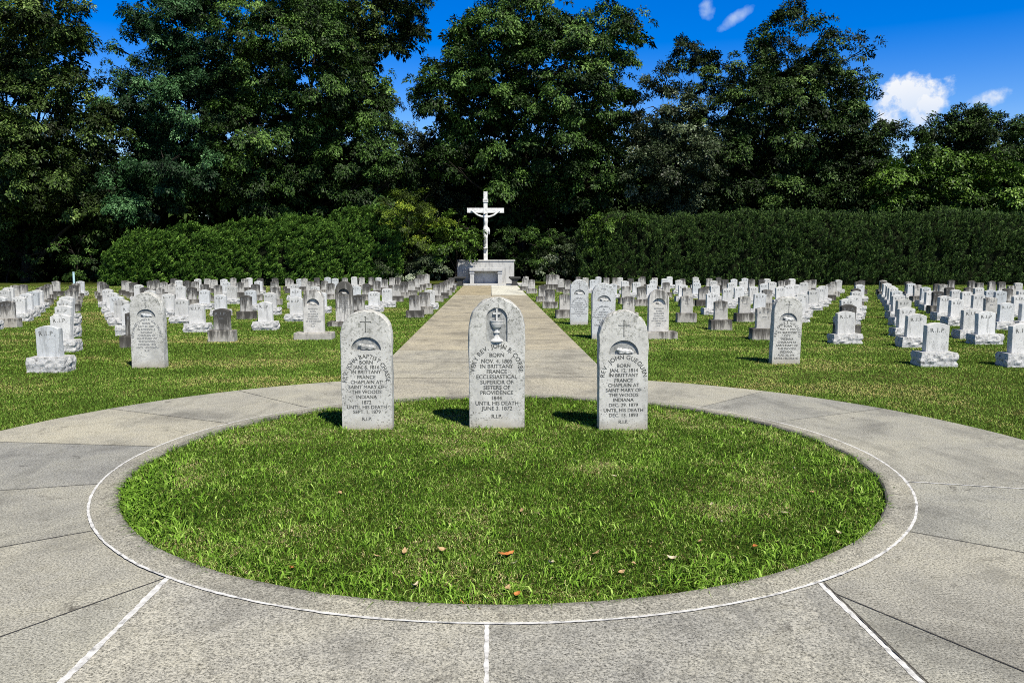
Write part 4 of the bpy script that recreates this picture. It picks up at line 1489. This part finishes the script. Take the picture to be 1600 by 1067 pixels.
def tree(name, label, cat, Yd, blobs_px, leaf, seed, trunk_px=None, trunk_r=0.35, size=0.3, dens=8.5, per=78, spray=0.85, droop=0.5, gap=0.12, depth=0.8, group=None, hidebase=0.0):
    rnd = random.Random(seed)
    if cat == 'tree':
        dens, per, gap, trunk_r = max(dens, 8.0) * 2.3, int(per * 1.2), gap * 0.4, trunk_r * 0.7
        BACK.extend((a, b, c, Yd) for a, b, c in blobs_px if c > 26)
        blobs_px = [(a, b, c * (1.1 if c > 24 else 1.0)) for a, b, c in blobs_px]
    else:
        dens = dens * 2.6
    blobs = []
    for px, py, rp in blobs_px:
        rr = rp * Yd / FPX
        yy = Yd + rnd.uniform(-depth, depth) * rr
        c = at_depth(px, py, yy)
        rr = rp * yy / FPX
        blobs.append((c, rr))
    if trunk_px is None:
        trunk_px = sum(b[0] for b in blobs_px) / len(blobs_px)
    base = at_depth(trunk_px, 440, Yd + (4.0 if cat == 'tree' else 0.8))
    base[2] = -0.1
    root = empty(name, tuple(base))
    tag(root, label, cat, group)
    P, ax, nr, L, Wd, tint = crown(blobs, seed, size * 0.66, dens, int(per * 1.8), droop, spray, gap)
    P = P - base
    ok = P[:, 2] > 0.05
    me = leaves_mesh('crown', P[ok], ax[ok], nr[ok], L[ok], Wd[ok], tint[ok])
    link('crown' if cat == 'tree' else 'foliage', me, LEAF[leaf], root)
    # trunk with limbs to every blob
    bm = bmesh.new()
    zt = max(b[0][2] for b in blobs) * 0.86
    xm = sum(b[0][0] * b[1] for b in blobs) / sum(b[1] for b in blobs) - base[0]
    pts, rad = [], []
    K = 9
    for j in range(K + 1):
        u = j / K
        pts.append((xm * u ** 1.5 * 0.8 + mnoise.noise(Vector((u * 3, seed, 0))) * 0.5 * u, mnoise.noise(Vector((u * 3, seed, 7))) * 0.5 * u, zt * u))
        rad.append(trunk_r * (1.25 if j == 0 else (1 - 0.86 * u)))
    tube(bm, pts, rad, 10)
    for c, rr in blobs:
        lc = Vector(c - base)
        if lc.z < 1.0:
            continue
        z0 = max(0.6, min(zt * 0.97, lc.z - max(1.0, abs(lc.x) * 0.55 + rr * 0.4)))
        u = z0 / zt
        k = min(K - 1, int(u * K))
        f = u * K - k
        p0 = Vector(pts[k]).lerp(Vector(pts[k + 1]), f)
        r0 = (rad[k] * (1 - f) + rad[k + 1] * f) * 0.55
        mid = p0.lerp(lc, 0.5) + Vector((rnd.uniform(-0.3, 0.3), rnd.uniform(-0.3, 0.3), rnd.uniform(-0.1, 0.6)))
        tube(bm, [p0, mid, lc], [r0, r0 * 0.65, 0.03], 6, False)
        for q in range(3):
            e = lc + Vector((rnd.uniform(-1, 1), rnd.uniform(-1, 0.3), rnd.uniform(-0.5, 1))) * rr * 0.8
            tube(bm, [mid.lerp(lc, 0.6), lc.lerp(e, 0.5) + Vector((0, 0, 0.1)), e], [r0 * 0.4, 0.035, 0.012], 5, False)
    bm_obj('trunk' if cat == 'tree' else 'stem', bm, BARK, root)
    return root


G = 'trees behind the cemetery'
tree('broadleaf_tree', 'tall dark tree filling the left edge, yellowish lit leaves', 'tree', 57, [(70, 10, 52), (0, 35, 70), (60, 85, 50), (118, 145, 36), (138, 128, 20), (40, 170, 66), (150, 190, 34), (-40, 150, 80), (-30, 250, 80), (60, 255, 58),
     (20, 320, 55), (110, 295, 42), (130, 240, 34), (150, 320, 26), (100, 40, 26), (-60, 340, 70), (60, 200, 40)], 'olive', 1, 40, 0.42, group=G, per=58, gap=0.24)
tree('locust_tree', 'low feathery blue-green tree left, above the end of the left hedge', 'tree', 56, [(190, 285, 36), (228, 300, 38), (258, 262, 32), (200, 325, 26), (275, 305, 26), (312, 275, 22), (235, 260, 24), (170, 300, 18), (330, 250, 16)],
     'teal', 2, 215, 0.14, size=0.24, per=85, spray=0.75, group=G, droop=0.9)
tree('broadleaf_tree', 'tall blue-green tree beside the narrow left gap of sky', 'tree', 62, [(225, 12, 22), (252, 48, 32), (285, 25, 46), (332, 82, 54), (272, 108, 44), (243, 150, 36), (300, 168, 52), (252, 212, 44), (352, 148, 44), (205, 92, 12),
     (185, 78, 9), (202, 55, 10), (215, 120, 16), (190, 112, 15), (172, 132, 18), (200, 145, 24), (180, 165, 22), (300, 225, 45), (350, 215, 45), (225, 172, 30), (320, -30, 60), (260, 250, 30)], 'teal', 3, 295, 0.42, group=G, size=0.26, per=70, droop=0.8)
tree('broadleaf_tree', 'largest dark green tree left of the middle, reaching above the picture', 'tree', 60, [(400, 20, 66), (470, 60, 64), (420, 120, 56), (500, 120, 56), (385, 200, 55), (452, 190, 56), (520, 190, 50), (556, 150, 42), (480, 258, 56),
     (400, 280, 50), (548, 240, 46), (590, 222, 36), (592, 175, 26), (616, 240, 30), (608, 285, 36), (505, 310, 38), (345, 275, 44), (440, 310, 36), (480, -20, 60), (560, 290, 30), (578, 105, 26), (605, 150, 18)], 'mid', 4, 470, 0.5, group=G, size=0.27, per=64, droop=0.8)
tree('cottonwood_tree', 'round-leaved tree whose sunlit top overhangs the central gap of sky', 'tree', 67, [(535, 5, 46), (585, 20, 46), (628, 12, 32), (648, 38, 13), (560, 60, 38), (600, 60, 26), (500, 20, 40), (620, -30, 40), (545, 110, 36), (640, 5, 20)],
     'olive', 5, 545, 0.4, group=G, size=0.3, per=50, gap=0.3)
tree('broadleaf_tree', 'short grey-green tree under the central gap of sky', 'tree', 64, [(650, 232, 30), (682, 258, 34), (640, 290, 38), (690, 222, 22), (668, 300, 38), (622, 262, 26), (710, 290, 30), (635, 208, 14)], 'silver', 6, 660, 0.2, group=G, size=0.25, dens=4.6)
tree('walnut_tree', 'broad tall tree directly behind the crucifix', 'tree', 59, [(832, 22, 50), (772, 52, 50), (724, 58, 30), (716, 108, 36), (782, 120, 55), (850, 90, 55), (905, 62, 45), (955, 48, 36), (984, 36, 16), (978, 82, 20), (902, 140, 55), (948, 150, 40),
     (840, 170, 55), (760, 180, 50), (690, 150, 34), (672, 128, 20), (662, 118, 12), (722, 212, 40), (800, 235, 48), (880, 220, 55), (938, 210, 40), (950, 262, 32), (860, 290, 40), (920, 285, 38), (790, 290, 30), (705, 262, 30), (850, 0, 30), (800, -10, 26)],
     'mid', 7, 815, 0.5, group=G, size=0.29, per=60, droop=0.8)
tree('slender_tree', 'slim open-branched tree poking into the sky right of the broad middle tree', 'tree', 68, [(1075, 72, 20), (1095, 100, 24), (1060, 95, 11), (1112, 124, 20), (1130, 152, 22), (1085, 138, 12), (1070, 170, 24), (1048, 110, 8), (1120, 190, 30), (1150, 130, 12), (1140, 100, 12)],
     'dark', 8, 1090, 0.2, group=G, gap=0.35)
tree('poplar_tree', 'pale grey-leaved pointed tree right of the middle', 'tree', 56, [(1040, 128, 22), (1032, 168, 38), (1064, 190, 38), (1012, 215, 34), (1060, 240, 44), (1030, 278, 42), (1082, 290, 36), (1000, 265, 26), (1060, 318, 28), (1025, 140, 22), (1090, 230, 26)],
     'silver', 9, 1045, 0.25, group=G, size=0.26, dens=5.6, droop=0.3)
tree('broadleaf_tree', 'tall spreading tree with ragged top branches, right of the middle', 'tree', 59, [(1235, 12, 20), (1222, 45, 24), (1260, 28, 11), (1204, 72, 26), (1190, 104, 30), (1230, 92, 32), (1264, 112, 32), (1180, 146, 36), (1240, 142, 42), (1290, 48, 18),
     (1300, 78, 18), (1330, 62, 13), (1345, 84, 10), (1300, 100, 16), (1330, 115, 16), (1352, 130, 14), (1290, 150, 32), (1338, 165, 30), (1180, 192, 42), (1240, 200, 46), (1300, 210, 42), (1352, 206, 30), (1398, 206, 17), (1150, 172, 24), (1200, 250, 50),
     (1280, 258, 50), (1345, 262, 40), (1132, 232, 36), (1230, 308, 38), (1320, 308, 34), (1160, 290, 36), (1290, 70, 14), (1275, 85, 12), (1375, 185, 18), (1120, 290, 30)], 'dark', 10, 1240, 0.42, group=G, size=0.28, per=62)
tree('broadleaf_tree', 'dark flat-topped tree under the small clouds at the right edge', 'tree', 63, [(1462, 205, 26), (1500, 192, 26), (1530, 184, 24), (1556, 198, 20), (1596, 206, 24), (1482, 232, 36), (1540, 235, 40), (1600, 250, 40), (1436, 240, 20), (1640, 240, 40), (1480, 186, 12), (1620, 190, 14)],
     'dark', 11, 1530, 0.35, group=G)
tree('maple_tree', 'lower sunlit yellowish-green tree behind the right end of the right hedge', 'tree', 56, [(1402, 272, 30), (1440, 262, 34), (1490, 285, 40), (1550, 295, 42), (1602, 300, 38), (1432, 308, 34), (1500, 325, 28), (1580, 332, 30), (1382, 310, 26), (1640, 320, 36), (1520, 255, 22), (1465, 245, 18), (1580, 262, 20)],
     'bright', 12, 1490, 0.25, group=G, size=0.3)

GS = 'shrubs around the altar'
tree('mock_orange_shrub', 'large yellowish shrub rising over the right end of the left hedge', 'shrub', 51.0, [(622, 332, 34), (658, 325, 30), (604, 365, 30), (650, 368, 34), (686, 345, 20), (630, 305, 20), (600, 340, 22), (640, 345, 24)], 'yellow', 21, 640, 0.08, size=0.16, dens=5, per=70, spray=0.5, group=GS)
tree('broadleaf_shrub', 'bright green large-leaved shrub just left of the cross', 'shrub', 51.4, [(715, 352, 24), (700, 374, 26), (736, 362, 16), (742, 392, 12), (690, 398, 22), (722, 385, 20)], 'bright', 22, 712, 0.07, size=0.2, dens=5, per=55, spray=0.5, group=GS)
tree('privet_shrub', 'dull green shrub low at the left of the altar wall', 'shrub', 50.6, [(612, 408, 26), (650, 412, 26), (684, 420, 20), (632, 425, 18), (668, 400, 20), (596, 425, 16)], 'silver', 23, 650, 0.06, size=0.15, dens=5, per=60, spray=0.45, group=GS)
tree('broadleaf_shrub', 'dark green shrub just right of the cross above the altar wall', 'shrub', 54.2, [(790, 372, 22), (820, 378, 28), (845, 392, 28), (800, 400, 20), (828, 412, 22), (775, 395, 14), (860, 370, 18)], 'mid', 24, 820, 0.08, size=0.17, dens=5, per=60, spray=0.5, group=GS)
tree('privet_shrub', 'grey-green shrub at the left end of the right hedge', 'shrub', 51.5, [(872, 405, 24), (890, 388, 18), (884, 424, 18), (856, 422, 18), (905, 410, 14)], 'silver', 25, 876, 0.06, size=0.16, dens=5.5, per=60, spray=0.45, group=GS)
tree('vine_shrub', 'bright leafy shrub spilling over the top left corner of the right hedge', 'shrub', 51.2, [(930, 355, 22), (912, 372, 16), (950, 345, 14), (925, 385, 14), (975, 342, 10), (995, 348, 9), (945, 370, 12)], 'bright', 26, 925, 0.05, size=0.17, dens=5, per=50, spray=0.42, group=GS)
tree('privet_shrub', 'sparse grey-green shrub in the dark left of the left hedge', 'shrub', 54.5, [(120, 400, 22), (105, 425, 20), (135, 430, 18), (90, 385, 14), (128, 375, 12), (145, 405, 12)], 'mid', 27, 118, 0.05, size=0.18, dens=4, per=50, spray=0.5, group=GS, gap=0.35)
tree('broadleaf_shrub', 'thin yellow-green undergrowth in the dark at the far left', 'shrub', 58, [(5, 380, 24), (15, 415, 22), (50, 420, 18), (-25, 400, 30), (70, 395, 14)], 'olive', 28, 10, 0.05, size=0.2, dens=3, per=40, spray=0.55, group=GS, gap=0.45)


def hedge(name, label, Yf, prof_px, depth, leaf, seed, lean, n, fine=1.0):
    """prof_px: (px, top py) along the hedge; wall of cedar sprays over a dark core"""
    r = np.random.default_rng(seed)
    xs = np.array([at_depth(p[0], p[1], Yf)[0] for p in prof_px])
    zs = np.array([at_depth(p[0], p[1], Yf)[2] for p in prof_px])
    x0, x1 = xs[0], xs[-1]
    base = np.array([(x0 + x1) / 2, Yf, -0.05])
    root = empty(name, tuple(base))
    tag(root, label, 'hedge', 'hedges at the back of the cemetery')
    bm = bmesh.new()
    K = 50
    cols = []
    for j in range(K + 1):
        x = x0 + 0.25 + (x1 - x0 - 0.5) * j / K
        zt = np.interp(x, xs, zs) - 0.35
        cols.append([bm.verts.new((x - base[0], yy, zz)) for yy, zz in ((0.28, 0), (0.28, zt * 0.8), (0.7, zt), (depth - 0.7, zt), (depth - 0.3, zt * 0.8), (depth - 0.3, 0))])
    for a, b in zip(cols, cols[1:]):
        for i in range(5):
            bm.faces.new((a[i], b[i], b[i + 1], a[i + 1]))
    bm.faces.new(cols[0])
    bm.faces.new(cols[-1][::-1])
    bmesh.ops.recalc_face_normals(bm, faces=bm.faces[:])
    bm_obj('dark_core', bm, HEDGEDARK, root)  # solid dark core that blocks the view through the sprays
    # tufts of sprays over the front, the top and the back
    tn = n // 26
    x = r.uniform(x0, x1, tn)
    zt = np.interp(x, xs, zs) + (vnoise(x, x * 0, 0.8, seed + 7) - 0.5) * 0.35 + (vnoise(x, x * 0, 3.1, seed + 8) - 0.5) * 0.4
    zt = zt + (r.random(tn) < 0.04) * r.uniform(0.05, 0.3, tn)
    k = r.random(tn)
    u = r.random(tn)
    front = k < 0.74
    top = (k >= 0.74) & (k < 0.9)
    back = k >= 0.9
    z = np.where(top, zt, u ** 0.92 * zt)
    yv = np.where(front, 0.0, np.where(top, u * depth, depth))
    bulge = (vnoise(x, z, 1.3, seed + 1) - 0.5) * 0.5 + r.normal(0, 0.13, tn)
    sh = np.clip((z / np.maximum(zt, 0.1) - 0.78) / 0.22, 0, 1) ** 2 * 0.75
    yv = yv + np.where(front, -bulge + sh, np.where(back, bulge - sh, 0))
    z = z + np.where(top, (vnoise(x, yv, 0.8, seed + 3) - 0.5) * 0.5 - 0.14 + r.normal(0, 0.09, tn), 0)
    ok = ~front | (vnoise(x * 1.0 + lean * z * 0.6, z * 0.6, 0.36 if fine == 1.0 else 0.26, seed + 2) > 0.3)
    x, z, yv, front, top, back = x[ok], z[ok], yv[ok], front[ok], top[ok], back[ok]
    tn = len(x)
    T = np.stack([x, Yf + yv, z], 1) - base
    tax = unit(np.stack([lean * 0.9 + r.normal(0, 0.3, tn), np.where(front, -0.45, np.where(back, 0.45, 0.0)) + r.normal(0, 0.15, tn), 0.75 + r.normal(0, 0.2, tn)], 1))
    idx = np.repeat(np.arange(tn), r.integers(18, 34, tn))
    n = len(idx)
    al = r.random(n)
    ts = r.uniform(0.26, 0.5, tn)[idx] * (0.5 + 0.5 * fine)
    side = r.normal(0, 1, (n, 3)) * (ts * 0.15 * (1 - 0.6 * al))[:, None]
    P = T[idx] + tax[idx] * (al * ts)[:, None] + side
    nrm = np.stack([np.zeros(n), np.where(front, -0.9, np.where(back, 0.9, -0.1))[idx], np.where(top, 1.0, 0.55)[idx]], 1) + r.normal(0, 0.4, (n, 3))
    ax = tax[idx] + side * 2.2 + r.normal(0, 0.25, (n, 3))
    L = 0.13 * fine * r.uniform(0.6, 1.5, n)
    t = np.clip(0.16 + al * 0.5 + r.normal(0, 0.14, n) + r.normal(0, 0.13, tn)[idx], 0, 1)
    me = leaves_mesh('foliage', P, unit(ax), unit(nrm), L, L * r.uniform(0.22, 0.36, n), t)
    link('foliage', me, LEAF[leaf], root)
    # end caps
    return root


hedge('cedar_hedge', 'bright green clipped cedar hedge left of the altar, sloping down to its left end', 50.8,
      [(152, 425), (160, 404), (178, 384), (205, 370), (255, 367), (272, 359), (330, 357), (345, 349), (420, 348), (436, 343), (500, 345), (520, 337), (575, 334), (606, 340), (622, 360)], 2.6, 'cedar', 41, 0.9, 250000)
hedge('cedar_hedge', 'dark green tall clipped cedar hedge right of the altar, running past the right edge', 51.2,
      [(903, 365), (912, 350), (935, 344), (1000, 342), (1060, 346), (1120, 340), (1200, 338), (1270, 334), (1330, 340), (1400, 342), (1480, 336), (1560, 336), (1640, 334), (1700, 336)], 2.6, 'cedar_dark', 42, 0.12, 420000, 0.72)

# woods closing the view behind the named trees: one far mass
bl = []
rw = random.Random(5)
for px in range(-260, 1900, 24):
    lim = 215
    if 560 < px < 720:
        lim = 250
    if 1370 < px < 1460:
        lim = 262
    for k in range(9):
        py = rw.uniform(lim + 20, 425) if k else lim + 30 + rw.uniform(0, 40)
        Yw = rw.uniform(70, 84) if k < 6 else rw.uniform(61, 68)
        if k >= 6:
            py = rw.uniform(300, 425)
        rp = rw.uniform(24, 44)
        bl.append((at_depth(px + rw.uniform(-20, 20), py, Yw), rp * Yw / FPX))
for px in range(-300, 1920, 15):
    Yw = rw.uniform(64, 80)
    bl.append((at_depth(px + rw.uniform(-8, 8), rw.uniform(395, 436), Yw), rw.uniform(24, 34) * Yw / FPX))
for px in range(-300, 1920, 20):
    for py in (285, 315, 345, 375, 405, 430):
        Yw = rw.uniform(84, 90)
        bl.append((at_depth(px + rw.uniform(-9, 9), py + rw.uniform(-8, 8), Yw), 30 * Yw / FPX))
for px, py, rp, Yd in BACK:
    Yw = Yd + rw.uniform(5, 11)
    bl.append((at_depth(px + rw.uniform(-6, 6), py + 16 + rw.uniform(0, 10), Yw), rp * 1.05 * Yw / FPX))
P, ax, nr, L, Wd, tint = crown(bl, 77, 0.42, 10.0, 52, 0.5, 1.2, 0.0)
ok = P[:, 2] > 0
me = leaves_mesh('far_woods', P[ok], ax[ok], nr[ok], L[ok], Wd[ok], tint[ok])
tag(link('far_woods', me, LEAF['woods']), 'dark mass of woods behind the nearer trees', 'woods', kind='stuff')

# ------------------------------------------------------------------ light
SUND = Vector((0.40, -0.66, 1.0)).normalized()
sl = bpy.data.lights.new('Sun', 'SUN')
sl.energy = 5.0
sl.angle = math.radians(0.5)
sl.color = (1.0, 0.945, 0.83)
so = bpy.data.objects.new('Sun', sl)
COL.objects.link(so)
so.rotation_euler = SUND.to_track_quat('Z', 'Y').to_euler()
so.location = (0, 0, 60)

wd_ = bpy.data.worlds.new('World')
S.world = wd_
wd_.use_nodes = True
t = wd_.node_tree
bg = t.nodes['Background']
sky = t.nodes.new('ShaderNodeTexSky')
sky.sky_type = 'NISHITA'
sky.sun_disc = False
sky.sun_elevation = math.asin(SUND.z)
sky.sun_rotation = math.atan2(SUND.x, SUND.y)
sky.altitude = 200
sky.air_density = 1.0
sky.dust_density = 0.7
sky.ozone_density = 2.5
hs = t.nodes.new('ShaderNodeHueSaturation')
hs.inputs['Saturation'].default_value = 1.85
hs.inputs['Hue'].default_value = 0.522
hs.inputs['Value'].default_value = 1.45
t.links.new(sky.outputs[0], hs.inputs['Color'])
# paler band low over the trees, deep blue above; unseen upper sky dimmed to cut fill
hs2 = t.nodes.new('ShaderNodeHueSaturation')
hs2.inputs['Saturation'].default_value = 1.3
hs2.inputs['Hue'].default_value = 0.515
hs2.inputs['Value'].default_value = 1.5
t.links.new(sky.outputs[0], hs2.inputs['Color'])
gz = t.nodes.new('ShaderNodeTexCoord')
sz = t.nodes.new('ShaderNodeSeparateXYZ')
t.links.new(gz.outputs['Generated'], sz.inputs[0])


def zramp(stops):
    r = t.nodes.new('ShaderNodeValToRGB')
    e = r.color_ramp.elements
    e[0].position, e[1].position = stops[0][0], stops[-1][0]
    e[0].color, e[1].color = (*[stops[0][1]] * 3, 1), (*[stops[-1][1]] * 3, 1)
    for p, v in stops[1:-1]:
        q = e.new(p)
        q.color = (v, v, v, 1)
    t.links.new(sz.outputs['Z'], r.inputs[0])
    return r.outputs['Color']


m1 = t.nodes.new('ShaderNodeMix')
m1.data_type = 'RGBA'
t.links.new(zramp([(0.09, 0.0), (0.25, 1.0)]), m1.inputs[0])
t.links.new(hs2.outputs[0], m1.inputs[6])
t.links.new(hs.outputs[0], m1.inputs[7])
m2 = t.nodes.new('ShaderNodeMix')
m2.data_type = 'RGBA'
m2.blend_type = 'MULTIPLY'
m2.inputs[0].default_value = 1.0
t.links.new(m1.outputs[2], m2.inputs[6])
t.links.new(zramp([(0.0, 0.95), (0.31, 1.0), (0.43, 0.36), (0.62, 0.15), (1.0, 0.1)]), m2.inputs[7])

tc = t.nodes.new('ShaderNodeTexCoord')
gen = tc.outputs['Generated']


def vdot(vec, v):
    d = t.nodes.new('ShaderNodeVectorMath')
    d.operation = 'DOT_PRODUCT'
    t.links.new(vec, d.inputs[0])
    d.inputs[1].default_value = v
    return d.outputs['Value']


def mth(op, a, b=None, clamp=False):
    m = t.nodes.new('ShaderNodeMath')
    m.operation = op
    m.use_clamp = clamp
    for i, q in enumerate((a, b)):
        if q is None:
            continue
        if isinstance(q, (int, float)):
            m.inputs[i].default_value = q
        else:
            t.links.new(q, m.inputs[i])
    return m.outputs[0]


cn = t.nodes.new('ShaderNodeTexNoise')
cn.inputs['Scale'].default_value = 38
cn.inputs['Detail'].default_value = 7
cn.inputs['Roughness'].default_value = 0.6
t.links.new(gen, cn.inputs['Vector'])
cn2 = t.nodes.new('ShaderNodeTexNoise')
cn2.inputs['Scale'].default_value = 90
cn2.inputs['Detail'].default_value = 6
t.links.new(gen, cn2.inputs['Vector'])
total = None
lit = None
# (px, py, half width px, half height px, tilt, density)
for px, py, hw, hh, tilt, dens in ((1418, 150, 50, 27, 0.12, 1.0), (1452, 165, 22, 20, 0.0, 0.9), (1436, 188, 18, 26, 0.2, 0.8), (1392, 188, 22, 18, 0.0, 0.85), (1548, 152, 26, 11, 0.25, 0.8), (1103, 18, 14, 13, 0.9, 0.55), (1150, 28, 26, 8, 0.55, 0.5),
                                (1320, 135, 30, 20, 0.0, 0.35), (315, 180, 40, 25, 0, 0.3)):
    c = ray(px, py)
    c = c / np.linalg.norm(c)
    rt = np.cross(c, np.array([0, 0, 1.0]))
    rt /= np.linalg.norm(rt)
    upv = np.cross(rt, c)
    ca, sa = math.cos(tilt), math.sin(tilt)
    e1 = rt * ca + upv * sa
    e2 = -rt * sa + upv * ca
    k = 1.0 / FPX
    dc = vdot(gen, tuple(c))
    u = mth('DIVIDE', vdot(gen, tuple(e1)), dc)
    v = mth('DIVIDE', vdot(gen, tuple(e2)), dc)
    u = mth('MULTIPLY', u, 1 / (hw * k))
    v = mth('MULTIPLY', v, 1 / (hh * k))
    q = mth('ADD', mth('MULTIPLY', u, u), mth('MULTIPLY', v, v))
    s = mth('SUBTRACT', 1.0, q)
    s = mth('ADD', s, mth('MULTIPLY', mth('SUBTRACT', cn.outputs['Fac'], 0.5), 3.6))
    s = mth('ADD', s, mth('MULTIPLY', mth('SUBTRACT', cn2.outputs['Fac'], 0.5), 1.2))
    s = mth('MULTIPLY', mth('ADD', s, 0.15), 1.25 * dens, True)
    s = mth('MULTIPLY', s, mth('GREATER_THAN', dc, 0.5))
    s = mth('MULTIPLY', s, min(1.0, dens + 0.1))
    lt = mth('ADD', mth('MULTIPLY', v, 0.25), 0.75, True)
    lt = mth('MULTIPLY', lt, s)
    total = s if total is None else mth('MAXIMUM', total, s)
    lit = lt if lit is None else mth('MAXIMUM', lit, lt)
mx = t.nodes.new('ShaderNodeMix')
mx.data_type = 'RGBA'
t.links.new(total, mx.inputs[0])
t.links.new(m2.outputs[2], mx.inputs[6])
cc = t.nodes.new('ShaderNodeMix')
cc.data_type = 'RGBA'
t.links.new(lit, cc.inputs[0])
SKYS = 0.1
cc.inputs[6].default_value = (0.30 / SKYS, 0.48 / SKYS, 0.78 / SKYS, 1)
cc.inputs[7].default_value = (0.8 / SKYS, 0.81 / SKYS, 0.83 / SKYS, 1)
t.links.new(cc.outputs[2], mx.inputs[7])
t.links.new(mx.outputs[2], bg.inputs['Color'])
bg.inputs['Strength'].default_value = SKYS

vs_ = S.view_settings
vs_.view_transform = 'Standard'
vs_.look = 'None'
vs_.exposure = 0.25
vs_.gamma = 1.0
S.render.engine = 'CYCLES'
S.cycles.max_bounces = 4
S.cycles.diffuse_bounces = 1
S.cycles.glossy_bounces = 2
S.cycles.transmission_bounces = 2
S.cycles.use_denoising = False
S.cycles.filter_width = 1.0
S.cycles.sample_clamp_indirect = 4.0
S.cycles.use_adaptive_sampling = True
S.cycles.adaptive_threshold = 0.01
